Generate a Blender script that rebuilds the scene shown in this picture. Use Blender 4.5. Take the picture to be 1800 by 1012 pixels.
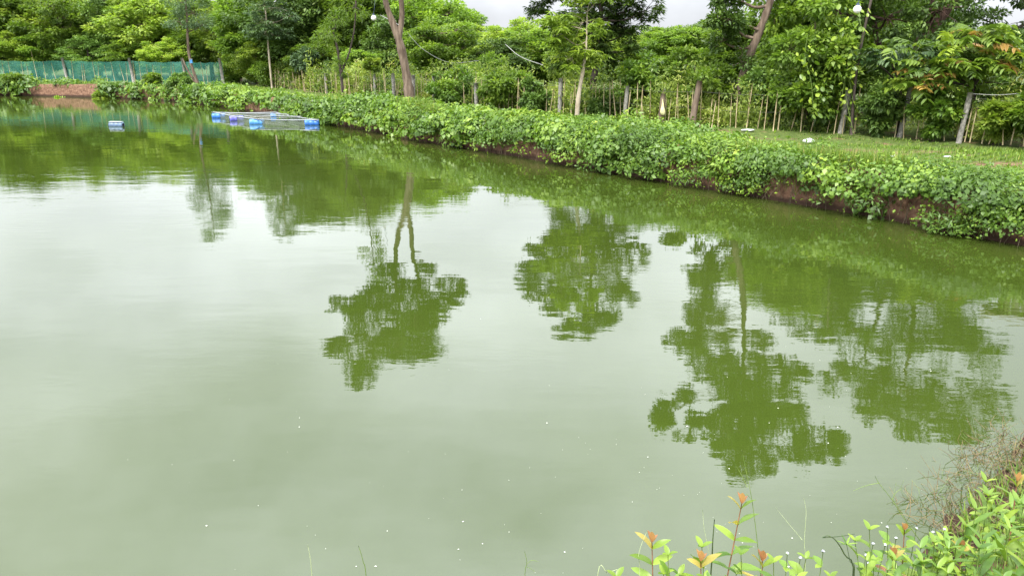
import bpy, math
import numpy as np
from mathutils import Vector, Matrix

scene = bpy.context.scene
for o in list(bpy.data.objects):
    bpy.data.objects.remove(o, do_unlink=True)
COL = scene.collection
R = math.radians

# ------------------------------------------------------------------ camera
CAM_H, PITCH, FPX = 3.2, R(17.5), 1300.0           # photograph is 1800 x 1012
cam_d = bpy.data.cameras.new('camera')
cam_d.sensor_width = 36.0
cam_d.lens = 36.0 * FPX / 1800.0
cam_d.clip_start, cam_d.clip_end = 0.05, 3000.0
cam = bpy.data.objects.new('camera', cam_d)
COL.objects.link(cam)
cam.location = (0, 0, CAM_H)
cam.rotation_euler = (math.pi / 2 - PITCH, 0, 0)
scene.camera = cam

# ------------------------------------------------------------------ sky, sun, exposure
SUN_EL, SUN_AZ = R(58), R(215)                     # azimuth the light comes from, clockwise from +Y
world = bpy.data.worlds.new('World')
scene.world = world
world.use_nodes = True
wn, wl = world.node_tree.nodes, world.node_tree.links
wn.clear()
w_out = wn.new('ShaderNodeOutputWorld')
w_bg = wn.new('ShaderNodeBackground')
w_bg.inputs['Strength'].default_value = 0.1
w_sky = wn.new('ShaderNodeTexSky')
w_sky.sky_type = 'NISHITA'
w_sky.sun_disc = False
w_sky.sun_elevation = SUN_EL
w_sky.sun_rotation = SUN_AZ
w_sky.dust_density = 2.0
w_tc = wn.new('ShaderNodeTexCoord')
w_sep = wn.new('ShaderNodeSeparateXYZ')
wl.new(w_tc.outputs['Generated'], w_sep.inputs[0])
# overcast deck: brighter towards the zenith in every direction alike
w_el = wn.new('ShaderNodeValToRGB')
_e = w_el.color_ramp.elements
_e[0].position, _e[0].color = 0.0, (0.21, 0.21, 0.21, 1)
_e[1].position, _e[1].color = 1.0, (1, 1, 1, 1)
for _p, _v in ((0.045, 0.235), (0.17, 0.50), (0.34, 0.66), (0.6, 0.84)):
    _k = _e.new(_p); _k.color = (_v, _v, _v, 1)
wl.new(w_sep.outputs['Z'], w_el.inputs['Fac'])
w_map = wn.new('ShaderNodeMapping')
w_map.inputs['Scale'].default_value = (1.0, 1.0, 1.9)
wl.new(w_tc.outputs['Generated'], w_map.inputs['Vector'])
w_n = wn.new('ShaderNodeTexNoise')
w_n.inputs['Scale'].default_value = 2.3
w_n.inputs['Detail'].default_value = 6.0
w_n.inputs['Roughness'].default_value = 0.52
wl.new(w_map.outputs[0], w_n.inputs['Vector'])
w_nr = wn.new('ShaderNodeMapRange')
w_nr.inputs['From Min'].default_value, w_nr.inputs['From Max'].default_value = 0.32, 0.68
w_nr.inputs['To Min'].default_value, w_nr.inputs['To Max'].default_value = 0.68, 1.40
wl.new(w_n.outputs['Fac'], w_nr.inputs['Value'])
w_mul = wn.new('ShaderNodeMath'); w_mul.operation = 'MULTIPLY'
wl.new(w_el.outputs[0], w_mul.inputs[0]); wl.new(w_nr.outputs[0], w_mul.inputs[1])
w_cc = wn.new('ShaderNodeVectorMath'); w_cc.operation = 'SCALE'
w_cc.inputs[0].default_value = (19.0, 19.5, 20.8)
wl.new(w_mul.outputs[0], w_cc.inputs['Scale'])
w_mix = wn.new('ShaderNodeMix'); w_mix.data_type = 'RGBA'
w_mix.inputs['Factor'].default_value = 0.90         # cloud cover
wl.new(w_sky.outputs[0], w_mix.inputs['A']); wl.new(w_cc.outputs[0], w_mix.inputs['B'])
wl.new(w_mix.outputs['Result'], w_bg.inputs['Color'])
wl.new(w_bg.outputs[0], w_out.inputs[0])

sun_d = bpy.data.lights.new('sun', 'SUN')
sun_d.energy, sun_d.angle, sun_d.color = 2.6, R(11), (1.0, 0.97, 0.91)
sun = bpy.data.objects.new('sun', sun_d)
COL.objects.link(sun)
sv = Vector((math.sin(SUN_AZ) * math.cos(SUN_EL), math.cos(SUN_AZ) * math.cos(SUN_EL), math.sin(SUN_EL)))
sun.rotation_euler = sv.to_track_quat('Z', 'Y').to_euler()
sun.location = (0, -10, 40)

vs = scene.view_settings
vs.view_transform, vs.look, vs.exposure, vs.gamma = 'Standard', 'None', 1.05, 1.0
vs.use_curve_mapping = False
scene.render.engine = 'CYCLES'
scene.cycles.use_denoising = True
scene.cycles.max_bounces = 8
scene.cycles.diffuse_bounces = 4
scene.cycles.glossy_bounces = 3
scene.cycles.transparent_max_bounces = 8
scene.cycles.sample_clamp_indirect = 6.0

# ------------------------------------------------------------------ helpers: projection, tagging
CP, SP = math.cos(PITCH), math.sin(PITCH)
def ray(px, py):
    u, v = (px - 900) / FPX, (506 - py) / FPX
    return np.array([u, CP + v * SP, -SP + v * CP])
def on(px, py, z=0.0):
    """the point at height z that is seen at that pixel of the photograph"""
    d = ray(px, py); t = (z - CAM_H) / d[2]
    return np.array([d[0] * t, d[1] * t, z])
def far(px, py, y):
    """the point at ground distance y that is seen at that pixel"""
    d = ray(px, py); t = y / d[1]
    return np.array([d[0] * t, y, CAM_H + d[2] * t])
def refl_h(py, y):
    """height above the water, at ground distance y, of what is mirrored at pixel row py"""
    d = ray(900, py); return y * (-d[2] / d[1]) - CAM_H

def tag(o, label=None, cat=None, group=None, kind=None):
    if label: o['label'] = label
    if cat: o['category'] = cat
    if group: o['group'] = group
    if kind: o['kind'] = kind
    return o
def empty(name, loc=(0, 0, 0), rz=0.0):
    o = bpy.data.objects.new(name, None)
    o.empty_display_size = 0.2
    o.location = loc; o.rotation_euler = (0, 0, rz)
    COL.objects.link(o)
    return o
def link(name, me, parent=None, loc=(0, 0, 0), rot=(0, 0, 0), scale=(1, 1, 1)):
    o = bpy.data.objects.new(name, me)
    o.location, o.rotation_euler, o.scale = loc, rot, scale
    COL.objects.link(o)
    if parent is not None: o.parent = parent
    return o
def copy_tree(o, parent=None):
    c = o.copy(); COL.objects.link(c); c.parent = parent
    for ch in o.children: copy_tree(ch, c)
    return c

# ------------------------------------------------------------------ helpers: meshes
class MB:
    def __init__(s): s.v, s.f, s.n = [], [], 0
    def add(s, v, f):
        v = np.asarray(v, float)
        s.v.append(v); s.f.extend([tuple(int(i) + s.n for i in q) for q in f]); s.n += len(v)
    def box(s, c, sz, rz=0.0):
        x, y, z = np.array(sz) / 2
        v = np.array([[a * x, b * y, e * z] for e in (-1, 1) for a, b in ((-1, -1), (1, -1), (1, 1), (-1, 1))])
        co, si = math.cos(rz), math.sin(rz)
        v = np.c_[v[:, 0] * co - v[:, 1] * si, v[:, 0] * si + v[:, 1] * co, v[:, 2]] + np.array(c)
        s.add(v, [(3, 2, 1, 0), (4, 5, 6, 7), (0, 1, 5, 4), (1, 2, 6, 5), (2, 3, 7, 6), (3, 0, 4, 7)])
    def tube(s, pts, rad, n=6, cap=True):
        pts = np.asarray(pts, float)
        rad = np.full(len(pts), rad, float) if np.isscalar(rad) else np.asarray(rad, float)
        t = np.gradient(pts, axis=0); t /= np.linalg.norm(t, axis=1, keepdims=True) + 1e-9
        ref = np.array([0.0, 0, 1]) if abs(t[0][2]) < 0.9 else np.array([1.0, 0, 0])
        a = np.cross(t, ref); a /= np.linalg.norm(a, axis=1, keepdims=True) + 1e-9
        b = np.cross(t, a)
        th = np.arange(n) * 2 * math.pi / n
        ring = a[:, None] * np.cos(th)[None, :, None] + b[:, None] * np.sin(th)[None, :, None]
        v = (pts[:, None] + ring * rad[:, None, None]).reshape(-1, 3)
        f = []
        for i in range(len(pts) - 1):
            for k in range(n):
                f.append((i * n + k, i * n + (k + 1) % n, (i + 1) * n + (k + 1) % n, (i + 1) * n + k))
        if cap:
            f.append(tuple(range(n))); f.append(tuple(reversed(range((len(pts) - 1) * n, len(pts) * n))))
        s.add(v, f)
    def mesh(s, name, mat, smooth=True):
        me = bpy.data.meshes.new(name)
        me.from_pydata(np.concatenate(s.v).tolist(), [], s.f)
        me.materials.append(mat)
        if smooth: me.polygons.foreach_set('use_smooth', [True] * len(me.polygons))
        me.update()
        return me
    def build(s, name, mat, parent=None, smooth=True):
        return link(name, s.mesh(name, mat, smooth), parent)

def unit(a): return a / (np.linalg.norm(a, axis=-1, keepdims=True) + 1e-9)
def curve(pts, n):
    """smooth resampling through control points (Catmull-Rom)"""
    p = np.asarray(pts, float); p = np.vstack([2 * p[0] - p[1], p, 2 * p[-1] - p[-2]])
    out = []
    m = len(p) - 3
    for t in np.linspace(0, m, n):
        i = min(int(t), m - 1); u = t - i
        a, b, c, d = p[i:i + 4]
        out.append(0.5 * (2 * b + (c - a) * u + (2 * a - 5 * b + 4 * c - d) * u * u + (3 * b - a - 3 * c + d) * u ** 3))
    return np.array(out)

def quads_mesh(name, V, tone, mat, smooth=False):
    """V: N x 4 x 3 separate quads, one tone value per quad"""
    N = len(V)
    me = bpy.data.meshes.new(name)
    me.vertices.add(N * 4); me.vertices.foreach_set('co', V.reshape(-1).astype(np.float32))
    me.loops.add(N * 4); me.loops.foreach_set('vertex_index', np.arange(N * 4, dtype=np.int32))
    me.polygons.add(N)
    me.polygons.foreach_set('loop_start', np.arange(0, N * 4, 4, dtype=np.int32))
    at = me.attributes.new('tone', 'FLOAT', 'FACE')
    at.data.foreach_set('value', np.asarray(tone, np.float32))
    me.materials.append(mat)
    me.update(calc_edges=True)
    return me

def leaf_quads(c, d, nrm, L, W, fold=0.18):
    """rhombic leaves: base c, along d, facing nrm; leaf is creased along the midrib"""
    d = unit(d); s = unit(np.cross(d, nrm)); n = np.cross(s, d)
    L = np.broadcast_to(np.asarray(L, float), (len(c),))[:, None]; W = np.broadcast_to(np.asarray(W, float), (len(c),))[:, None]
    up = n * W * fold
    mid = c + d * L * 0.45
    return np.stack([c, mid + s * W * 0.5 + up, c + d * L - n * L * 0.08, mid - s * W * 0.5 + up], axis=1)

# ------------------------------------------------------------------ materials
def new_mat(name):
    m = bpy.data.materials.new(name); m.use_nodes = True
    m.node_tree.nodes.clear()
    return m, m.node_tree.nodes, m.node_tree.links
def leaf_mat(name, cols, trans=0.42, rough=0.5, spec=0.35, objvar=0.25, attr=True):
    """cols: list of (pos, (r,g,b)) along the per-leaf tone value"""
    m, n, l = new_mat(name)
    out = n.new('ShaderNodeOutputMaterial')
    ramp = n.new('ShaderNodeValToRGB')
    e = ramp.color_ramp.elements
    while len(e) > 1: e.remove(e[-1])
    e[0].position = cols[0][0]; e[0].color = (*cols[0][1], 1)
    for p, c in cols[1:]:
        k = e.new(p); k.color = (*c, 1)
    oi = n.new('ShaderNodeObjectInfo')
    if attr:
        a = n.new('ShaderNodeAttribute'); a.attribute_name = 'tone'
        l.new(a.outputs['Fac'], ramp.inputs['Fac'])
    else:
        l.new(oi.outputs['Random'], ramp.inputs['Fac'])
    hs = n.new('ShaderNodeHueSaturation')
    mr = n.new('ShaderNodeMapRange')
    mr.inputs['To Min'].default_value, mr.inputs['To Max'].default_value = 1 - objvar, 1 + objvar
    l.new(oi.outputs['Random'], mr.inputs['Value'])
    l.new(mr.outputs[0], hs.inputs['Value'])
    l.new(ramp.outputs['Color'], hs.inputs['Color'])
    p = n.new('ShaderNodeBsdfPrincipled')
    p.inputs['Roughness'].default_value = rough
    p.inputs['Specular IOR Level'].default_value = spec
    l.new(hs.outputs['Color'], p.inputs['Base Color'])
    t = n.new('ShaderNodeBsdfTranslucent')
    tc = n.new('ShaderNodeMix'); tc.data_type = 'RGBA'; tc.blend_type = 'MULTIPLY'
    tc.inputs['Factor'].default_value = 1.0
    tc.inputs['B'].default_value = (1.3, 1.4, 0.7, 1)
    l.new(hs.outputs['Color'], tc.inputs['A'])
    l.new(tc.outputs['Result'], t.inputs['Color'])
    mx = n.new('ShaderNodeMixShader'); mx.inputs['Fac'].default_value = trans
    l.new(p.outputs[0], mx.inputs[1]); l.new(t.outputs[0], mx.inputs[2])
    l.new(mx.outputs[0], out.inputs['Surface'])
    return m
def noise_mat(name, c1, c2, scale=8.0, rough=0.85, bump=0.3, dist=0.02, stretch=(1, 1, 1), c3=None, spec=0.3, detail=6.0):
    m, n, l = new_mat(name)
    out = n.new('ShaderNodeOutputMaterial')
    p = n.new('ShaderNodeBsdfPrincipled')
    p.inputs['Roughness'].default_value = rough
    p.inputs['Specular IOR Level'].default_value = spec
    tc = n.new('ShaderNodeTexCoord'); mp = n.new('ShaderNodeMapping')
    mp.inputs['Scale'].default_value = stretch
    l.new(tc.outputs['Object'], mp.inputs['Vector'])
    nz = n.new('ShaderNodeTexNoise')
    nz.inputs['Scale'].default_value = scale; nz.inputs['Detail'].default_value = detail
    l.new(mp.outputs[0], nz.inputs['Vector'])
    rp = n.new('ShaderNodeValToRGB')
    e = rp.color_ramp.elements
    e[0].position, e[0].color = 0.32, (*c1, 1)
    e[1].position, e[1].color = 0.68, (*c2, 1)
    if c3: k = e.new(0.5); k.color = (*c3, 1)
    l.new(nz.outputs['Fac'], rp.inputs['Fac'])
    l.new(rp.outputs['Color'], p.inputs['Base Color'])
    if bump:
        b = n.new('ShaderNodeBump'); b.inputs['Strength'].default_value = bump; b.inputs['Distance'].default_value = dist
        l.new(nz.outputs['Fac'], b.inputs['Height']); l.new(b.outputs[0], p.inputs['Normal'])
    l.new(p.outputs[0], out.inputs['Surface'])
    return m

M = {}
M['bark'] = noise_mat('bark', (0.08, 0.054, 0.038), (0.22, 0.165, 0.12), 9, 0.9, 0.6, 0.03, (1, 1, 0.22))
M['bark_pale'] = noise_mat('bark_pale', (0.30, 0.24, 0.17), (0.52, 0.45, 0.34), 8, 0.85, 0.4, 0.02, (1, 1, 0.3))
M['bark_dark'] = noise_mat('bark_dark', (0.035, 0.026, 0.022), (0.11, 0.085, 0.07), 9, 0.9, 0.6, 0.03, (1, 1, 0.25))
M['bark_red'] = noise_mat('bark_red', (0.04, 0.022, 0.017), (0.115, 0.065, 0.05), 7, 0.9, 0.6, 0.03, (1, 1, 0.25))
M['twig'] = noise_mat('twig', (0.06, 0.05, 0.03), (0.16, 0.13, 0.08), 20, 0.9, 0)
M['concrete'] = noise_mat('concrete', (0.13, 0.125, 0.11), (0.33, 0.31, 0.27), 14, 0.9, 0.4, 0.01)
M['bamboo'] = noise_mat('bamboo', (0.30, 0.23, 0.12), (0.55, 0.46, 0.28), 10, 0.6, 0.1, 0.005, (1, 1, 0.3))
M['wire'] = noise_mat('wire', (0.10, 0.09, 0.08), (0.2, 0.19, 0.18), 30, 0.5, 0)
M['rope'] = noise_mat('rope', (0.30, 0.30, 0.28), (0.48, 0.48, 0.45), 30, 0.7, 0)
LG = leaf_mat
M['leaf_mid'] = LG('leaf_mid', [(0.0, (0.067, 0.117, 0.020)), (0.55, (0.146, 0.239, 0.031)), (1.0, (0.277, 0.380, 0.047))])
M['leaf_yellow'] = LG('leaf_yellow', [(0.0, (0.092, 0.148, 0.022)), (0.5, (0.199, 0.290, 0.039)), (1.0, (0.349, 0.416, 0.066))])
M['leaf_dark'] = LG('leaf_dark', [(0.0, (0.056, 0.102, 0.022)), (0.6, (0.118, 0.206, 0.037)), (1.0, (0.246, 0.346, 0.057))], 0.22)
M['leaf_grey'] = LG('leaf_grey', [(0.0, (0.062, 0.108, 0.052)), (0.6, (0.125, 0.200, 0.089)), (1.0, (0.214, 0.317, 0.138))], 0.28)
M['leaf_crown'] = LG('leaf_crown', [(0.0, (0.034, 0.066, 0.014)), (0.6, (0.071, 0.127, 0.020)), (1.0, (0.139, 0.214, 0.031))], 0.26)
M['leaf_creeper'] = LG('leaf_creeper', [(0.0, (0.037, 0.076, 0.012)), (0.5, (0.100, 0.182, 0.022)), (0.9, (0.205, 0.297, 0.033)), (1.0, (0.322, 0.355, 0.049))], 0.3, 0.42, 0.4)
M['grass'] = LG('grass', [(0.0, (0.062, 0.121, 0.016)), (0.5, (0.131, 0.224, 0.026)), (0.85, (0.224, 0.315, 0.041)), (1.0, (0.373, 0.327, 0.102))], 0.3)
M['weed'] = LG('weed', [(0.0, (0.050, 0.099, 0.020)), (0.5, (0.215, 0.284, 0.051)), (0.8, (0.341, 0.397, 0.086)), (1.0, (0.403, 0.344, 0.157))], 0.35)
M['straw'] = LG('straw', [(0.0, (0.20, 0.15, 0.08)), (1.0, (0.42, 0.34, 0.2))], 0.2)

# ------------------------------------------------------------------ the pond's shoreline, the ground and the water
rs = np.random.RandomState(4)
right_px = [(1800, 430), (1350, 350), (900, 275), (600, 222), (330, 180), (190, 172.5), (0, 168)]
corner = [on(*p)[:2] for p in right_px]
near = [on(1560, 1016)[:2], on(1660, 905)[:2], on(1745, 820)[:2], on(1840, 725)[:2]]
POLY = np.array([(-58, 9.0), (-46, 4.2), (-30, 3.2), (-12, 3.0), (0.0, 3.15), (1.2, 3.35)] + [tuple(p) for p in near]
                + [(7.6, 8.0), (10.2, 9.6), (10.7, 10.4)] + [tuple(p) for p in corner] + [(-56, 64.5), (-66, 56), (-68, 32)])
def smooth_closed(P, step):
    out = []
    n = len(P)
    for i in range(n):
        a, b, c, d = P[i - 1], P[i], P[(i + 1) % n], P[(i + 2) % n]
        k = max(2, int(np.linalg.norm(c - b) / step))
        for u in np.arange(k) / k:
            t = 0.35
            m1, m2 = (c - a) * t, (d - b) * t
            # keep tangents no longer than the segment
            L = np.linalg.norm(c - b)
            m1 = m1 / max(np.linalg.norm(m1), 1e-6) * min(np.linalg.norm(m1), L); m2 = m2 / max(np.linalg.norm(m2), 1e-6) * min(np.linalg.norm(m2), L)
            out.append((2 * u**3 - 3 * u**2 + 1) * b + (u**3 - 2 * u**2 + u) * m1 + (-2 * u**3 + 3 * u**2) * c + (u**3 - u**2) * m2)
    return np.array(out)
SH = smooth_closed(POLY, 0.22)
NS = len(SH)
tg = np.roll(SH, -3, 0) - np.roll(SH, 3, 0)
for _ in range(12): tg = (np.roll(tg, 1, 0) + tg + np.roll(tg, -1, 0)) / 3
tg = unit(tg)
NR = np.c_[tg[:, 1], -tg[:, 0]]                      # outward (polygon runs counter-clockwise)
for _ in range(30): NR = unit(np.roll(NR, 1, 0) + NR + np.roll(NR, -1, 0))
arc = np.r_[0, np.cumsum(np.linalg.norm(np.diff(SH, axis=0), axis=1))]
def wave(s, seed, waves=((0.35, 1.0), (0.9, 0.6), (2.1, 0.35))):
    r = np.random.RandomState(seed); o = 0 * s
    for w, a in waves: o = o + a * np.sin(s * w + r.rand() * 6.28) + a * 0.6 * np.sin(s * w * 1.7 + r.rand() * 6.28)
    return o / 2.2
# shore: small bays and slumps
far_side = np.clip((SH[:, 1] - (9.0 + 0 * SH[:, 0])) / 2.0, 0, 1)
SH = SH + NR * (wave(arc, 1) * 0.14 * (0.3 + 0.7 * far_side))[:, None]
nearw = np.clip((8.5 - SH[:, 1]) / 2.5, 0, 1)          # 1 on the camera's own bank
def prof(i, off, top=True):
    """ground height at shore index i, off metres from the water's edge"""
    i = np.asarray(i) % NS; off = np.asarray(off, float)
    w = 0.30 + 0.10 * wave(arc[i], 2)
    t = np.clip(off / w, 0, 1)
    steep = 1.0 * (t ** 0.75) * (0.96 + 0.06 * wave(arc[i], 3)) + 0.03 * wave(arc[i] * 1.3 + off * 2.0, 5) * t
    steep = steep + np.clip((off - 0.4) / 3, 0, 1) * 0.06 * wave(arc[i] * 0.8 + off * 0.9, 6)
    t2 = np.clip(off / 3.0, 0, 1)
    gentle = 1.6 * (0.35 * t2 + 0.65 * t2 * t2 * (3 - 2 * t2)) + 0.03 * wave(arc[i] + off * 3, 7) * t2
    z = steep * (1 - nearw[i]) + gentle * nearw[i]
    under = -1.2 * np.clip(-off / 2.0, 0, 1) ** 0.8 - 0.25 * np.clip(-off / 0.1, 0, 1)
    return np.where(off < 0, under, z - 0.02)
def at_shore(i, off):
    i = np.asarray(i) % NS
    xy = SH[i] + NR[i] * np.asarray(off)[..., None]
    return np.concatenate([xy, prof(i, off)[..., None]], axis=-1)
offs = [-3.0, -1.2, -0.4, -0.1, 0.0, 0.03, 0.07, 0.12, 0.17, 0.23, 0.30, 0.40, 0.55, 0.8, 1.1, 1.4, 1.7, 2.0, 2.3, 2.6, 2.9, 3.2, 3.5, 3.8, 4.1, 4.5, 5.0, 5.7, 6.5, 9, 14, 25, 60, 180, 900, 2500]
rows = []
I = np.arange(NS)
cen = SH.mean(0)
for o in offs:
    if o < 14:
        p = at_shore(I, np.full(NS, o))
    else:
        base = SH + NR * 9.0
        rad = unit(base - cen)
        p = np.c_[base + rad * (o - 9), np.where(nearw > 0, 1.0 + 0.6 * nearw, 1.0)]
    if 0 < o <= 0.4:
        p[:, :2] += NR * (rs.randn(NS) * 0.02)[:, None]; p[:, 2] += rs.randn(NS) * 0.015
    rows.append(p)
V = np.concatenate(rows + [np.array([[cen[0], cen[1], -1.5]])])
F = []
for r in range(len(offs) - 1):
    for k in range(NS):
        k2 = (k + 1) % NS
        F.append((r * NS + k, r * NS + k2, (r + 1) * NS + k2, (r + 1) * NS + k)[::-1])
F += [(k, (k + 1) % NS, len(V) - 1) for k in range(NS)]
gm = bpy.data.meshes.new('ground')
gm.from_pydata(V.tolist(), [], F)
gm.polygons.foreach_set('use_smooth', [True] * len(gm.polygons))
BARE = [(on(px_, py_, 1.0)[:2], r_) for px_, py_, r_ in ((1005, 222, 0.7), (1035, 226, 0.6), (1145, 246, 0.5), (1185, 243, 0.5), (1330, 254, 0.55), (1365, 250, 0.6), (1490, 262, 0.7), (1640, 262, 0.5), (1780, 285, 0.5), (905, 208, 0.5), (860, 212, 0.5), (1225, 229, 0.6), (60, 156, 1.2), (140, 152, 1.5))]
def bareness(xy):
    b_ = np.zeros(len(xy))
    for c_, r_ in BARE:
        dd = np.hypot((xy[:, 0] - c_[0]) / 1.6, xy[:, 1] - c_[1]) / r_
        b_ = np.maximum(b_, np.clip(1.4 - dd, 0, 1))
    return b_
_at = gm.attributes.new('bare', 'FLOAT', 'POINT'); _at.data.foreach_set('value', bareness(V[:, :2]).astype(np.float32))

m, n, l = new_mat('ground')
out = n.new('ShaderNodeOutputMaterial'); p = n.new('ShaderNodeBsdfPrincipled')
p.inputs['Roughness'].default_value = 0.92; p.inputs['Specular IOR Level'].default_value = 0.2
geo = n.new('ShaderNodeNewGeometry'); sx = n.new('ShaderNodeSeparateXYZ'); l.new(geo.outputs['Normal'], sx.inputs[0])
tc = n.new('ShaderNodeTexCoord')
def nz(scale, detail=6, rough=0.6):
    t = n.new('ShaderNodeTexNoise'); t.inputs['Scale'].default_value = scale; t.inputs['Detail'].default_value = detail
    t.inputs['Roughness'].default_value = rough; l.new(tc.outputs['Object'], t.inputs['Vector']); return t
def rampn(src, stops):
    r_ = n.new('ShaderNodeValToRGB'); e = r_.color_ramp.elements
    e[0].position, e[0].color = stops[0][0], (*stops[0][1], 1); e[1].position, e[1].color = stops[-1][0], (*stops[-1][1], 1)
    for q, c in stops[1:-1]: k = e.new(q); k.color = (*c, 1)
    l.new(src, r_.inputs['Fac']); return r_
n1, n2, n3 = nz(1.1), nz(7.0), nz(0.55)
soil = rampn(n2.outputs['Fac'], [(0.3, (0.070, 0.037, 0.023)), (0.5, (0.150, 0.082, 0.051)), (0.72, (0.26, 0.158, 0.103))])
turf = rampn(n2.outputs['Fac'], [(0.3, (0.045, 0.075, 0.016)), (0.6, (0.10, 0.135, 0.03)), (0.75, (0.17, 0.16, 0.06))])
bare = rampn(n1.outputs['Fac'], [(0.58, (0, 0, 0)), (0.66, (1, 1, 1))])
sl = n.new('ShaderNodeMapRange'); sl.inputs['From Min'].default_value, sl.inputs['From Max'].default_value = 0.86, 0.97
l.new(sx.outputs['Z'], sl.inputs['Value'])
mixa = n.new('ShaderNodeMix'); mixa.data_type = 'RGBA'
battr = n.new('ShaderNodeAttribute'); battr.attribute_name = 'bare'
bmx = n.new('ShaderNodeMath'); bmx.operation = 'MAXIMUM'; l.new(bare.outputs['Color'], bmx.inputs[0]); l.new(battr.outputs['Fac'], bmx.inputs[1])
l.new(bmx.outputs[0], mixa.inputs['Factor']); l.new(turf.outputs['Color'], mixa.inputs['A']); l.new(soil.outputs['Color'], mixa.inputs['B'])
mixb = n.new('ShaderNodeMix'); mixb.data_type = 'RGBA'
l.new(sl.outputs[0], mixb.inputs['Factor']); l.new(soil.outputs['Color'], mixb.inputs['A']); l.new(mixa.outputs['Result'], mixb.inputs['B'])
gz = n.new('ShaderNodeSeparateXYZ'); l.new(geo.outputs['Position'], gz.inputs[0])
wz = n.new('ShaderNodeMath'); wz.operation = 'MULTIPLY_ADD'; wz.inputs[1].default_value = -0.22; l.new(n1.outputs['Fac'], wz.inputs[0]); l.new(gz.outputs['Z'], wz.inputs[2])
wet = n.new('ShaderNodeMapRange'); wet.inputs['From Min'].default_value, wet.inputs['From Max'].default_value = -0.04, 0.07; wet.inputs['To Min'].default_value, wet.inputs['To Max'].default_value = 1.0, 0.0; l.new(wz.outputs[0], wet.inputs['Value'])
mixw = n.new('ShaderNodeMix'); mixw.data_type = 'RGBA'; mixw.inputs['B'].default_value = (0.045, 0.026, 0.017, 1)
l.new(wet.outputs[0], mixw.inputs['Factor']); l.new(mixb.outputs['Result'], mixw.inputs['A'])
l.new(mixw.outputs['Result'], p.inputs['Base Color'])
bp = n.new('ShaderNodeBump'); bp.inputs['Strength'].default_value = 0.8; bp.inputs['Distance'].default_value = 0.06
l.new(n2.outputs['Fac'], bp.inputs['Height']); l.new(bp.outputs[0], p.inputs['Normal'])
l.new(p.outputs[0], out.inputs[0])
gm.materials.append(m)
tag(link('ground', gm), kind='structure')

# water: a green, murky, nearly still surface
m, n, l = new_mat('pond_water')
out = n.new('ShaderNodeOutputMaterial'); p = n.new('ShaderNodeBsdfPrincipled')
tc = n.new('ShaderNodeTexCoord')
def nz(scale, detail=3, rough=0.5, st=(1, 1, 1)):
    mp = n.new('ShaderNodeMapping'); mp.inputs['Scale'].default_value = st; mp.inputs['Rotation'].default_value = (0, 0, R(12))
    l.new(tc.outputs['Object'], mp.inputs['Vector'])
    t = n.new('ShaderNodeTexNoise'); t.inputs['Scale'].default_value = scale; t.inputs['Detail'].default_value = detail
    t.inputs['Roughness'].default_value = rough; l.new(mp.outputs[0], t.inputs['Vector']); return t
mk = rampn(nz(0.16, 4).outputs['Fac'], [(0.32, (0.029, 0.046, 0.0065)), (0.52, (0.035, 0.054, 0.0075)), (0.7, (0.042, 0.060, 0.011))])
l.new(mk.outputs['Color'], p.inputs['Base Color'])
p.inputs['Roughness'].default_value = 0.015
p.inputs['IOR'].default_value = 1.67
b1 = n.new('ShaderNodeBump'); b1.inputs['Strength'].default_value = 1.0; b1.inputs['Distance'].default_value = 0.0048
l.new(nz(1.1, 2, 0.4, (0.55, 1.3, 1)).outputs['Fac'], b1.inputs['Height'])
b2 = n.new('ShaderNodeBump'); b2.inputs['Distance'].default_value = 0.0019
pat = rampn(nz(0.13, 4, 0.6, (0.45, 1.4, 1)).outputs['Fac'], [(0.44, (0.16, 0.16, 0.16)), (0.60, (1, 1, 1))])
l.new(pat.outputs['Color'], b2.inputs['Strength'])
l.new(nz(6.0, 3, 0.5, (0.5, 1.3, 1)).outputs['Fac'], b2.inputs['Height']); l.new(b1.outputs[0], b2.inputs['Normal'])
l.new(b2.outputs[0], p.inputs['Normal'])
l.new(p.outputs[0], out.inputs[0])
WP = SH + NR * 0.12
wm = bpy.data.meshes.new('water')
wm.from_pydata([(a, b, 0.0) for a, b in WP] + [(cen[0], cen[1], 0.0)], [], [(k, (k + 1) % NS, NS) for k in range(NS)])
wm.materials.append(m)
tag(link('water', wm), kind='structure')

def shore_index(xy):
    return int(np.argmin(((SH - np.asarray(xy)[:2]) ** 2).sum(1)))
def ground_z(x, y):
    i = shore_index((x, y)); d = np.array([x, y]) - SH[i]
    o = float(d @ NR[i])
    return float(prof(np.array([i]), np.array([min(o, 13)]))[0])

# ------------------------------------------------------------------ vegetation on the banks
i_r0 = shore_index(on(1800, 430)) - 25
i_r1 = shore_index(on(330, 180))
i_f1 = shore_index((-56, 64.5))
rg = np.random.RandomState(11)
def dist_w(i): return np.clip(np.hypot(SH[i % NS][..., 0], SH[i % NS][..., 1]), 10, 70)

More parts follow.
